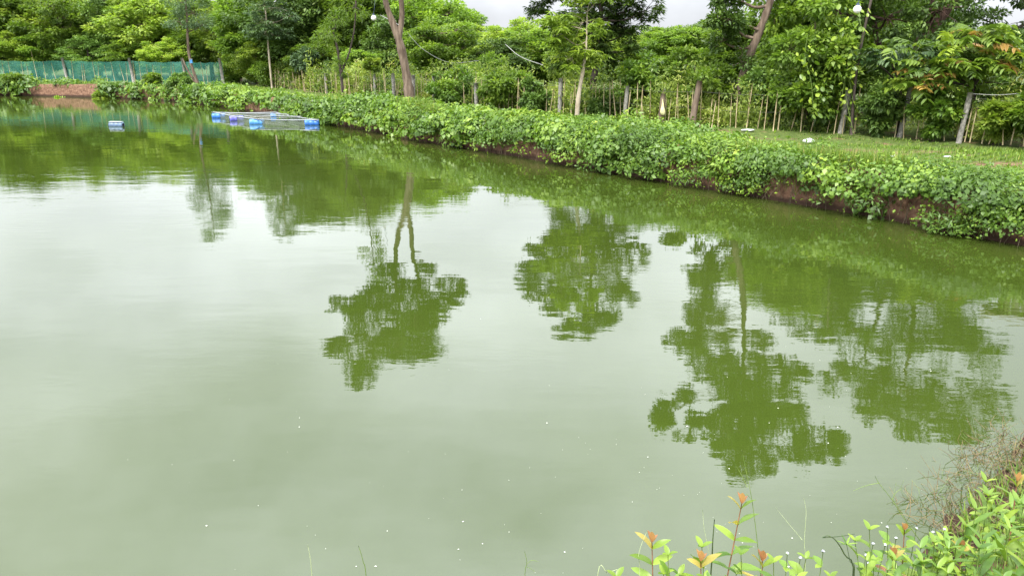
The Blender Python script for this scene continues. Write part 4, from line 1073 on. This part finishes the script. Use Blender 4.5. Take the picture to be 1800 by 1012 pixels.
M['dead'] = LG('dead', [(0.0, (0.10, 0.075, 0.055)), (0.6, (0.20, 0.15, 0.115)), (1.0, (0.30, 0.25, 0.18))], 0.1)
NEAR = {}
def near_leaf(mat, L, W, curl, wav=0.0):
    k = (mat, round(L, 3), round(W, 3), curl, wav)
    if k not in NEAR: NEAR[k] = blade_mesh('leaf', L, W, curl, mat, wav=wav)
    return NEAR[k]
def put_leaf(root, me, pos, az, el, roll=0.0, s=1.0):
    o_ = link('leaf', me, root, pos)
    o_.rotation_euler = (Matrix.Rotation(az, 3, 'Z') @ Matrix.Rotation(-el, 3, 'Y') @ Matrix.Rotation(roll, 3, 'X')).to_euler()
    o_.scale = (s, s, s)
    return o_
def red_tip_plant(top_px, d, seed, label, H=None, pairs=6, L=0.145, W=0.046, lean=0.05, mats=('near_green', 'near_lime')):
    g_ = np.random.RandomState(seed); tp = far(*top_px, d); zb = ground_z(tp[0], d)
    H = tp[2] - zb
    root = empty('red_tipped_plant', (tp[0] + lean, d, zb))
    path = curve([[0, 0, -0.05], [-lean * 0.3, 0, H * 0.5], [-lean, 0, H]], 14)
    mb_ = MB(); mb_.tube(path, np.linspace(0.0055, 0.0022, 14), 7); mb_.build('stem', M['stem_red'], root)
    z0 = max(0.15, H - 0.075 * pairs)
    for i in range(pairs):
        u = i / max(1, pairs - 1); zz = z0 + (H - 0.035 - z0) * u
        k_ = np.interp(zz, path[:, 2], np.arange(14)); p_ = path[int(k_)] + (path[min(13, int(k_) + 1)] - path[int(k_)]) * (k_ % 1)
        a0 = (0.25 if i % 2 else -0.3) + g_.randn() * 0.25
        for sd in (0, math.pi):
            mt = mats[0] if u < 0.55 else mats[1]
            if u > 0.8: mt = 'near_orange' if g_.rand() < 0.5 else 'near_lime'
            s = (1.15 - 0.45 * u) * (0.85 + 0.3 * g_.rand())
            put_leaf(root, near_leaf(mt, L, W, 0.5, 0.05), p_, a0 + sd + g_.randn() * 0.2, 0.25 + 0.75 * u * u + g_.randn() * 0.12, g_.randn() * 0.3, s)
    for a in (0.4, 2.4, 4.3):
        o_ = put_leaf(root, near_leaf('near_red', L * 0.38, W * 0.45, 0.1), path[-1], a, 0.85 + 0.12 * a, 0, 0.75 + 0.12 * a)
    return tag(root, label, 'plant')
red_tip_plant((1304, 884), 2.95, 1, 'tall red-tipped leafy plant standing up against the water', pairs=7, lean=-0.06)
red_tip_plant((1146, 952), 2.85, 2, 'shorter red-tipped plant left of the tall one at the frame bottom', pairs=5)
red_tip_plant((1232, 985), 2.75, 3, 'low leafy plant between the two red-tipped plants', pairs=4, mats=('near_green', 'near_green'))
red_tip_plant((1590, 930), 3.3, 4, 'red-tipped shoot among the small white flowers', pairs=5, L=0.10, mats=('near_lime', 'near_orange'))
red_tip_plant((1570, 975), 3.05, 5, 'orange-leaved shoot below the small white flowers', pairs=4, L=0.12, mats=('near_orange', 'near_red'))
red_tip_plant((1690, 960), 3.1, 6, 'red-tipped shoot in front of the dead stems', pairs=5, L=0.10)
red_tip_plant((1788, 845), 3.6, 7, 'red-tipped lime shoot at the right frame edge', pairs=6, L=0.15, W=0.04, mats=('near_lime', 'near_lime'))
red_tip_plant((1340, 985), 2.75, 8, 'orange-leaved plant beside the tall red stem at the frame bottom', pairs=4, mats=('near_lime', 'near_orange'))

def broad_plant(top_px, d, seed, label, n=12, L=0.17, W=0.05, mat=('near_lime', 'near_green'), spread=0.10):
    g_ = np.random.RandomState(seed); tp = far(*top_px, d); zb = ground_z(tp[0], d); H = max(tp[2] - zb, 0.12)
    root = empty('broad_leaved_plant', (tp[0], d, zb))
    ns = 3
    for k in range(ns):
        a = g_.rand() * 6.28; e = np.array([math.cos(a), math.sin(a), 0]) * spread * (0.4 + g_.rand()); hh = H * (0.7 + 0.3 * g_.rand()) if k else H * 0.92
        path = curve([[0, 0, -0.04], e * 0.5 + [0, 0, hh * 0.55], e + [0, 0, hh]], 9)
        mb_ = MB(); mb_.tube(path, np.linspace(0.004, 0.0015, 9), 6); mb_.build('stem', M['stem_green'], root)
        for j in range(3): put_leaf(root, near_leaf(mat[j % len(mat)], L * 0.6, W * 0.7, 0.3), path[-1], a + j * 2.1, 0.75, 0, 0.7 + 0.4 * g_.rand())
        for i in range(n // ns):
            u = 0.25 + 0.75 * (i + 0.5) / (n // ns); p_ = path[min(8, int(u * 8))]
            put_leaf(root, near_leaf(mat[g_.randint(len(mat))], L, W, 0.7 if g_.rand() < 0.5 else 0.3, 0.08), p_, i * 2.4 + a + g_.randn() * 0.3, 0.2 + 0.8 * u * u + g_.randn() * 0.15, g_.randn() * 0.3, 0.75 + 0.5 * g_.rand())
    return tag(root, label, 'plant')
NTH = ['first','second','third','fourth','fifth','sixth','seventh','eighth','ninth','tenth','eleventh','twelfth','thirteenth']
GB = 'broad-leaved plants crowding the near bank corner'
CORNER = [(1760, 885, 3.25, ('near_lime',)), (1730, 915, 3.1, ('near_lime', 'near_green')), (1795, 915, 3.2, ('near_green', 'near_lime')), (1770, 945, 2.95, ('near_green', 'near_lime')),
                                     (1720, 965, 2.85, ('near_green', 'near_deep')), (1680, 985, 2.8, ('near_green', 'near_lime')), (1640, 990, 2.75, ('near_lime', 'near_green')), (1600, 995, 2.7, ('near_green', 'near_lime')),
                                     (1795, 975, 2.8, ('near_green', 'near_lime')), (1750, 990, 2.7, ('near_green', 'near_deep')), (1825, 900, 3.3, ('near_green',)), (1830, 950, 2.9, ('near_green', 'near_lime')), (1550, 1000, 2.75, ('near_lime', 'near_green'))]
for k, (px, py, d, mt) in enumerate(CORNER):
    fr = [q_[0] for q_ in CORNER if (q_[2] < 2.9) == (d < 2.9)]
    nth = NTH[sorted(fr, reverse=True).index(px)]
    broad_plant((px, py - 32), d, 40 + k, f"leafy plant in the {'front' if d < 2.9 else 'back'} row of the corner thicket, {nth} from the right edge", n=24, L=0.10 + 0.025 * (k % 3), W=0.028 + 0.006 * (k % 2), mat=mt)['group'] = GB
for k, (px, py, d) in enumerate([(1160, 1000, 2.65), (1205, 1010, 2.6), (1280, 1000, 2.65), (1350, 1000, 2.65), (1400, 1010, 2.6), (1530, 990, 2.8), (1580, 975, 2.9), (1625, 965, 3.0), (1670, 945, 3.1)]):
    broad_plant((px, py - 28), d, 160 + k, f'small leafy clump along the frame bottom, {NTH[k]} from the left', n=12, L=0.09, W=0.036, spread=0.14)['group'] = 'small leafy clumps at the frame bottom'
for k, (px, py, d) in enumerate([(1180, 1000, 2.7), (1275, 1000, 2.65), (1370, 1000, 2.65)]):
    broad_plant((px, py), d, 60 + k, ['leafy clump under the shorter red-tipped plant', 'leafy clump under the tall red-tipped plant', 'leafy clump left of the curved dark sedge'][k] + ' at the frame bottom', n=12, L=0.10, W=0.036)

# small white-flowered weeds
def flower_weed(heads, d, seed, label):
    g_ = np.random.RandomState(seed); c = far(*heads[0], d); zb = ground_z(c[0], d); root = empty('white_flowered_weed', (c[0], d, zb))
    for hx, hy in heads:
        q_ = far(hx, hy, d + g_.randn() * 0.04) - np.array([c[0], d, zb])
        path = curve([[0.3 * q_[0], q_[1] * 0.3, -0.05], [q_[0] * 0.7, q_[1], q_[2] * 0.55], q_], 10)
        mb_ = MB(); mb_.tube(path, np.linspace(0.003, 0.0015, 10), 5); mb_.build('stem', M['stem_green'], root)
        mb_ = MB()
        for j in range(22):
            v_ = unit(g_.randn(3)); v_[2] = abs(v_[2]); mb_.tube([q_ + v_ * 0.002, q_ + v_ * 0.008], [0.0018, 0.001], 4)
        mb_.build('flower_head', M['petal'], root)
        mb_ = MB(); mb_.tube([q_ - [0, 0, 0.008], q_ - [0, 0, 0.003], q_], [0.002, 0.007, 0.008], 8); mb_.build('calyx', M['stem_green'], root)
        for j in range(8):
            u = 0.62 + 0.36 * j / 8; p_ = path[int(u * 9)]
            put_leaf(root, near_leaf('near_lime' if j % 2 else 'near_green', 0.06, 0.036, 0.4), p_, j * 2.3 + g_.rand(), 0.35 + g_.randn() * 0.2, 0, 0.7 + 0.5 * g_.rand())
    return tag(root, label, 'flower')
flower_weed([(1407, 980), (1384, 972)], 2.9, 1, 'lone white-flowered weed left of the curved dark sedge')
flower_weed([(1447, 968)], 2.95, 2, 'single closed flower bud beside the curved dark sedge')
flower_weed([(1535, 955), (1556, 957), (1522, 975), (1527, 990)], 3.0, 3, 'cluster of small white flower heads right of the dark sedge')
flower_weed([(1611, 928), (1560, 926), (1575, 945)], 3.2, 4, 'tallest white-flowered weed in front of the dead stems')
flower_weed([(1640, 935), (1660, 930), (1650, 955)], 3.15, 5, 'leafy green flower weed beside the dead stems')

# grass stalks, rush and sedge
def stalk(name, pts_px, d, r, mat, label, cat='grass stalk', extra=None):
    P_ = [far(x, y, d) for x, y in pts_px]
    zb = ground_z(P_[-1][0], P_[-1][1])
    if P_[-1][2] > zb: P_.append(np.array([P_[-1][0] * 1.0, d - 0.02, min(zb - 0.03, P_[-1][2] - 0.05)]))
    root = empty(name, P_[-1])
    c_ = curve(P_[::-1], 18)
    mb_ = MB(); mb_.tube(c_, np.linspace(r, r * 0.45, 18), 5); child(mb_, 'stem', mat, root)
    for br in (extra or []):
        B_ = [far(x, y, d) for x, y in br]; mb_ = MB(); mb_.tube(curve(B_, 8), np.linspace(r * 0.6, r * 0.3, 8), 5); child(mb_, 'branch', mat, root)
    return tag(root, label, cat)
stalk('grass_stalk', [(1304, 790), (1312, 830), (1322, 880), (1332, 960), (1336, 1030)], 2.95, 0.0022, 'stem_green', 'tallest thin grass stalk rising beside the tall red-tipped plant', extra=[[(1314, 856), (1302, 832), (1290, 812)], [(1320, 876), (1312, 868), (1308, 872)]])
stalk('grass_stalk', [(1235, 895), (1238, 930), (1246, 970), (1250, 1020)], 2.9, 0.0016, 'pale_stalk', 'pale thin stalk left of the dark rush')
stalk('rush_stem', [(1256, 912), (1253, 950), (1249, 1016)], 2.85, 0.0045, 'rush', 'thick dark green rush stem left of the tall red-tipped plant', 'rush')
stalk('grass_stalk', [(1413, 875), (1417, 900), (1414, 950), (1414, 1020)], 2.9, 0.0016, 'pale_stalk', 'upright pale grass stalk in the open water gap', extra=[[(1410, 948), (1385, 918), (1363, 891)]])
stalk('grass_stalk', [(1538, 836), (1546, 850), (1566, 875), (1592, 915), (1625, 960), (1650, 1000)], 3.2, 0.0024, 'stem_green', 'bent jointed grass stalk leaning over the water', extra=[[(1546, 848), (1522, 853), (1500, 862)], [(1568, 878), (1575, 865), (1585, 858)]])
stalk('sedge_stem', [(1446, 944), (1456, 941), (1470, 950), (1485, 975), (1500, 1016)], 2.85, 0.004, 'rush', 'curved dark sedge stem arching to the left', 'sedge', extra=[[(1446, 944), (1475, 942), (1502, 938)]])
sd_ = stalk('sedge_stem', [(1488, 955), (1494, 985), (1501, 1018)], 2.85, 0.0025, 'rush', 'short sedge stem with a star of bracts', 'sedge')
for k in range(7):
    put_leaf(sd_, near_leaf('near_green', 0.05, 0.008, 0.3), far(1488, 957, 2.85) - np.array(sd_.location), k * 0.9, 0.35 + 0.2 * (k % 3))
stalk('grass_stalk', [(1138, 932), (1128, 955), (1122, 980), (1124, 1020)], 2.85, 0.0018, 'pale_stalk', 'curved pale stalk left of the shorter red-tipped plant')
stalk('grass_stalk', [(541, 957), (546, 985), (550, 1030)], 2.85, 0.0022, 'pale_stalk', 'leftmost lone grass tip rising from the frame bottom')
stalk('grass_stalk', [(630, 958), (638, 985), (645, 1030)], 2.85, 0.0026, 'stem_green', 'second lone grass tip from the left at the frame bottom')
stalk('grass_stalk', [(922, 968), (926, 990), (922, 1030)], 2.85, 0.002, 'stem_green', 'forked grass tip at the middle of the frame bottom', extra=[[(926, 990), (935, 984), (946, 986)], [(926, 996), (932, 998), (940, 1004)]])
stalk('grass_stalk', [(1085, 1000), (1068, 1006), (1050, 1016)], 2.8, 0.0022, 'pale_stalk', 'short bent grass tip left of the red-tipped plants')

# tangle of dead stems at the water's edge
g = np.random.RandomState(91); mb = MB(); mg = MB()
edge_i = np.arange(shore_index(on(1640, 930)), shore_index(on(1800, 765)))
for k in range(1000):
    i = edge_i[g.randint(len(edge_i))]; o_ = -0.22 + 0.95 * g.rand()
    b_ = at_shore(np.array([i]), np.array([max(o_, 0)]))[0]; b_[:2] = SH[i % NS] + NR[i % NS] * o_; b_[2] = max(b_[2], -0.03)
    a = g.rand() * 6.28; Ls = 0.10 + 0.20 * g.rand()
    dv = np.array([math.cos(a), math.sin(a), 0.2 + 0.9 * g.rand()]); dv /= np.linalg.norm(dv)
    p1 = b_ + dv * Ls * 0.5 + g.randn(3) * 0.03; p2 = p1 + unit(dv + g.randn(3) * 0.7) * Ls * 0.5; p2[2] = max(p2[2], 0.02)
    (mb if g.rand() < 0.78 else mg).tube(curve([b_, p1, p2], 6), np.linspace(0.0026, 0.0012, 6), 4, False)
tag(mb.build('dead_stems', noise_mat('dead_stem', (0.075, 0.055, 0.024), (0.27, 0.205, 0.105), 15, 0.9, 0)), 'tangle of dead brown stems at the water edge of the near bank', 'dead stems', kind='stuff')
tag(mg.build('sedge_tuft', noise_mat('sedge_green', (0.09, 0.13, 0.05), (0.17, 0.22, 0.09), 15, 0.8, 0)), 'thin green sedge mixed through the dead stems', 'sedge', kind='stuff')
# low ground cover on the near bank
N = 34000; i0n, i1n = shore_index((-3, 3)), shore_index((8, 8)); i = g.randint(i0n, i1n, N); off = 0.12 + 2.7 * g.rand(N)
c = at_shore(i, off); a = g.rand(N) * 6.28
q = leaf_quads(c, np.c_[np.cos(a), np.sin(a), 0.5 + 1.2 * g.rand(N)], np.c_[np.cos(a), np.sin(a), 0.4 + 0 * a], 0.06 + 0.15 * g.rand(N), 0.008 + 0.008 * g.rand(N), 0.3)
tag(link('bank_turf', quads_mesh('bank_turf', q, np.clip(0.4 + 0.3 * g.randn(N), 0, 1), M['grass'])), 'short grass covering the near bank under the plants', 'grass', kind='stuff')

# ------------------------------------------------------------------ large-leaved plants by the fence (compound leaves are parts)
def frond_mesh(name, mat, pairs=5, L=0.60, ll=0.26, lw=0.115, droop=0.5, seed=0):
    g_ = np.random.RandomState(seed); mb_ = MB(); pts = []
    for i in range(8):
        u = i / 7; pts.append((L * u, 0, 0.12 * L * math.sin(u * 2.2) - droop * L * u * u * 0.55))
    pts = np.array(pts); mb_.tube(pts, np.linspace(0.006, 0.003, 8), 4, False)
    for i in range(pairs):
        u = 0.22 + 0.75 * i / (pairs - 1); p_ = pts[min(7, int(round(u * 7)))]
        for sd in (-1, 1):
            s = (1 - 0.35 * abs(u - 0.55)) * (0.85 + 0.3 * g_.rand()); lw_ = lw * s; l_ = ll * s
            dr = unit(np.array([0.45, sd * 0.9, -0.25 - 0.35 * g_.rand()])); side = unit(np.cross(dr, [0, 0, 1.0]))
            up = np.cross(side, dr)
            q_ = [p_, p_ + dr * l_ * .35 + side * lw_ * .5 + up * lw_ * .2, p_ + dr * l_ * .75 + side * lw_ * .38 + up * lw_ * .1 - [0, 0, l_ * .06], p_ + dr * l_ - [0, 0, l_ * .2],
                  p_ + dr * l_ * .75 - side * lw_ * .38 + up * lw_ * .1 - [0, 0, l_ * .06], p_ + dr * l_ * .35 - side * lw_ * .5 + up * lw_ * .2]
            mb_.add(q_, [(0, 1, 2, 3), (0, 3, 4, 5)])
    return mb_.mesh(name, M[mat], False)
M['frond_green'] = nl_('frond_green', (0.07, 0.13, 0.018), (0.13, 0.21, 0.026), (0.20, 0.28, 0.035))
M['frond_lime'] = nl_('frond_lime', (0.17, 0.26, 0.03), (0.28, 0.36, 0.04))
M['frond_deep'] = nl_('frond_deep', (0.03, 0.07, 0.018), (0.08, 0.135, 0.04), None, 0.22)
M['frond_orange'] = nl_('frond_orange', (0.34, 0.20, 0.06), (0.42, 0.28, 0.08))
FR = {k: [frond_mesh('compound_leaf', k, seed=s) for s in range(2)] for k in ('frond_green', 'frond_lime', 'frond_deep', 'frond_orange')}
def frond_plant(name, base, stem_pts, crown, nleaf, mats, seed, label, s=1.0):
    g_ = np.random.RandomState(seed); root = empty(name, base)
    st = curve(stem_pts, 12); mb_ = MB(); mb_.tube(st, np.linspace(0.05, 0.025, 12), 7); mb_.build('stem', M['bark_dark'], root)
    for k in range(nleaf):
        cx, cz, rx_, rz_ = crown[g_.randint(len(crown))]
        v_ = unit(g_.randn(3)) * (0.5 + 0.5 * g_.rand()); v_[2] = abs(v_[2]) * 1.3 - 0.4
        p_ = np.array([cx + v_[0] * rx_ * 0.6, v_[1] * rx_ * 0.6, cz + v_[2] * rz_])
        az = math.atan2(v_[1], v_[0]) + g_.randn() * 0.5
        mt = mats[0] if v_[2] < 0.35 else mats[1]
        if len(mats) > 2 and g_.rand() < 0.12: mt = mats[2]
        o_ = link('compound_leaf', FR[mt][g_.randint(2)], root, p_)
        o_.rotation_euler = (g_.randn() * 0.25, -0.25 - 0.3 * v_[2] + g_.randn() * 0.2, az); sc = s * (0.7 + 0.5 * g_.rand()); o_.scale = (sc, sc, sc)
    mb_ = MB()
    for cx, cz, rx_, rz_ in crown:
        mb_.tube(curve([st[7], [(cx + st[7][0]) / 2, 0.1, (cz + st[7][2]) / 2 + 0.1], [cx, 0, cz]], 6), np.linspace(0.03, 0.012, 6), 5)
    mb_.build('branches', M['bark_dark'], root)
    return tag(root, label, 'tree')
b = on(1712, 244, 1.0); b[1] += 0.5; b[2] = 0.9
def rel(px, py): q_ = far(px, py, b[1]); return q_[0] - b[0], q_[2] - b[2]
cr = [(*rel(px, py), r1, r2) for px, py, r1, r2 in [(1715, 75, 0.9, 0.35), (1670, 100, 0.8, 0.35), (1755, 110, 0.9, 0.4), (1640, 125, 0.7, 0.35), (1700, 120, 0.9, 0.4), (1770, 150, 0.7, 0.4), (1620, 150, 0.55, 0.3), (1720, 60, 0.5, 0.25)]]
frond_plant('orange_tipped_tree', b, [[0, 0, -0.1], [0.05, 0, 1.2], [0.05, 0, 2.0]], cr, 230, ('frond_green', 'frond_lime', 'frond_orange'), 401, 'broad-leaved tree with orange young leaves over the rightmost concrete post')
b = on(1590, 238, 1.0); b[1] += 0.35; b[2] = 0.9
cr = [(*rel(px, py), r1, r2) for px, py, r1, r2 in [(1560, 95, 0.7, 0.25), (1600, 95, 0.6, 0.25), (1530, 105, 0.55, 0.25), (1570, 120, 0.6, 0.25), (1615, 85, 0.4, 0.2)]]
frond_plant('dark_frond_tree', b, [[0, 0, -0.1], [-0.1, 0, 1.2], [-0.3, 0, 1.9]], cr, 62, ('frond_deep', 'frond_green'), 402, 'dark green tree with long feathered leaves over the second concrete post', 0.95)

# heart-leaved vine hanging down
mb = MB(); hv = [(0, 0, 0)]
for u in np.linspace(0, 1, 9):
    th = u * 2 * math.pi
    x = 0.5 - 0.5 * math.cos(th) - 0.10 * math.exp(-((u - 0) * 9) ** 2) - 0.10 * math.exp(-((u - 1) * 9) ** 2); hv.append((x * 1.0, 0.42 * math.sin(th) * (1 - 0.35 * x), -0.05 * abs(math.sin(th))))
hv[0] = (0.42, 0, 0.04); mb.add(np.array(hv) * 0.17, [(0, i, i + 1) for i in range(1, 9)])
M['heart'] = nl_('heart', (0.09, 0.17, 0.02), (0.18, 0.27, 0.03), (0.28, 0.36, 0.04))
heart = mb.mesh('leaf', M['heart'], True)
vb = on(1497, 235, 1.0); vb[2] = 0.9
vine = empty('heart_leaved_vine', vb); g = np.random.RandomState(95)
vd = vb[1]
for path in ([(1475, 15), (1470, 40), (1478, 65), (1470, 90), (1490, 130), (1500, 180)], [(1510, 10), (1512, 40), (1518, 65), (1500, 95), (1488, 125), (1480, 170)], [(1490, 70), (1500, 110), (1485, 150), (1500, 235)], [(1420, 60), (1415, 100), (1425, 140), (1430, 190)]):
    pw = curve([far(x, y, vd - 0.1 + 0.15 * g.randn()) - vb for x, y in path], 22)
    mb = MB(); mb.tube(pw, 0.007, 5); mb.build('stem', M['stem_green'], vine)
    for k in range(46):
        p_ = pw[g.randint(22)] + g.randn(3) * 0.15
        o_ = link('leaf', heart, vine, p_); o_.rotation_euler = (g.randn() * 0.4, 0.5 + 0.5 * g.rand(), -math.pi / 2 + g.randn() * 1.2); sc = 0.5 + 0.6 * g.rand(); o_.scale = (sc, sc, sc)
mb = MB(); mb.tube(curve([[0, 0, -0.1], [-0.1, 0, 2.0], [0.1, 0, 4.4]], 10), np.linspace(0.05, 0.03, 10), 7); mb.build('support_pole', M['bark_dark'], vine)
tag(vine, 'heart-leaved vine trailing down a pole beside the globe lamp', 'vine')

# ------------------------------------------------------------------ hut beyond the frame, seen mirrored in the water
d = 17.5
hut = empty('bamboo_hut', (13.45, d - 0.87, 1.0), -0.62); hut.scale = (1, 1, 0.74)
M['thatch'] = noise_mat('thatch', (0.22, 0.17, 0.10), (0.42, 0.35, 0.23), 9, 0.9, 0.5, 0.03, (6, 1, 1))
M['mat_wall'] = noise_mat('mat_wall', (0.48, 0.43, 0.32), (0.66, 0.60, 0.47), 8, 0.85, 0.3, 0.02, (1, 1, 5))
for x in (-1.5, 1.5):
    for y in (0.0, 2.6):
        mb = MB(); mb.tube([[x, y, -0.1], [x, y, 1.5], [x, y, 3.3 if y else 2.6]], 0.07, 8); mb.build('post', M['bark'], hut)
mb = MB()
for k in range(14): mb.box((-1.4 + k * 0.2, 0.06, 1.25), (0.19, 0.03, 2.5 + 0.02 * (k % 3)))
mb.build('wall', M['mat_wall'], hut, False)
mb = MB(); U = 10
v = []; f = []
for j in range(2):
    for i in range(U):
        for zt in (0, 0.10):
            v.append((-1.9 + 3.8 * i / (U - 1), -0.25 + 3.3 * j, 2.62 + 0.95 * j + zt + 0.02 * math.sin(i * 5)))
for i in range(U - 1):
    a, b_ = i * 2, (U + i) * 2
    f += [(a + 1, a + 3, b_ + 3, b_ + 1), (a, b_, b_ + 2, a + 2), (a, a + 2, a + 3, a + 1), (b_, b_ + 1, b_ + 3, b_ + 2)]
f += [(0, 1, U * 2 + 1, U * 2), (U * 2 - 2, U * 4 - 2, U * 4 - 1, U * 2 - 1)]
mb.add(v, f); mb.build('roof', M['thatch'], hut, False)
tag(hut, 'bamboo hut seen only as a beige reflection in the water', 'hut')

# ------------------------------------------------------------------ floating specks
g = np.random.RandomState(99); N = 210
px, py = 150 + 1600 * g.rand(N), 560 + 450 * g.rand(N) ** 0.7
k = g.rand(N) < 0.25 + 0.75 * np.clip((px - 300) / 900, 0, 1); P_ = np.array([on(a, b_) for a, b_ in zip(px[k], py[k])])
th = np.arange(6) * math.pi / 3; v, f = [], []
for i, q in enumerate(P_):
    if (((SH - q[:2]) * NR).sum(1)[np.argmin(((SH - q[:2]) ** 2).sum(1))]) < 0.05: continue
    r_ = 0.0015 + 0.0045 * g.rand() ** 5; n0 = len(v)
    v += [(q[0] + r_ * math.cos(t_), q[1] + r_ * math.sin(t_), 0.003) for t_ in th] + [(q[0], q[1], 0.003 + r_ * 0.5)]
    f += [(n0 + j, n0 + (j + 1) % 6, n0 + 6) for j in range(6)]
mb = MB(); mb.add(v, f)
tag(mb.build('foam', noise_mat('foam', (0.7, 0.7, 0.62), (0.85, 0.85, 0.8), 30, 0.6, 0)), 'scattered white specks of foam floating on the water', 'foam', kind='stuff')
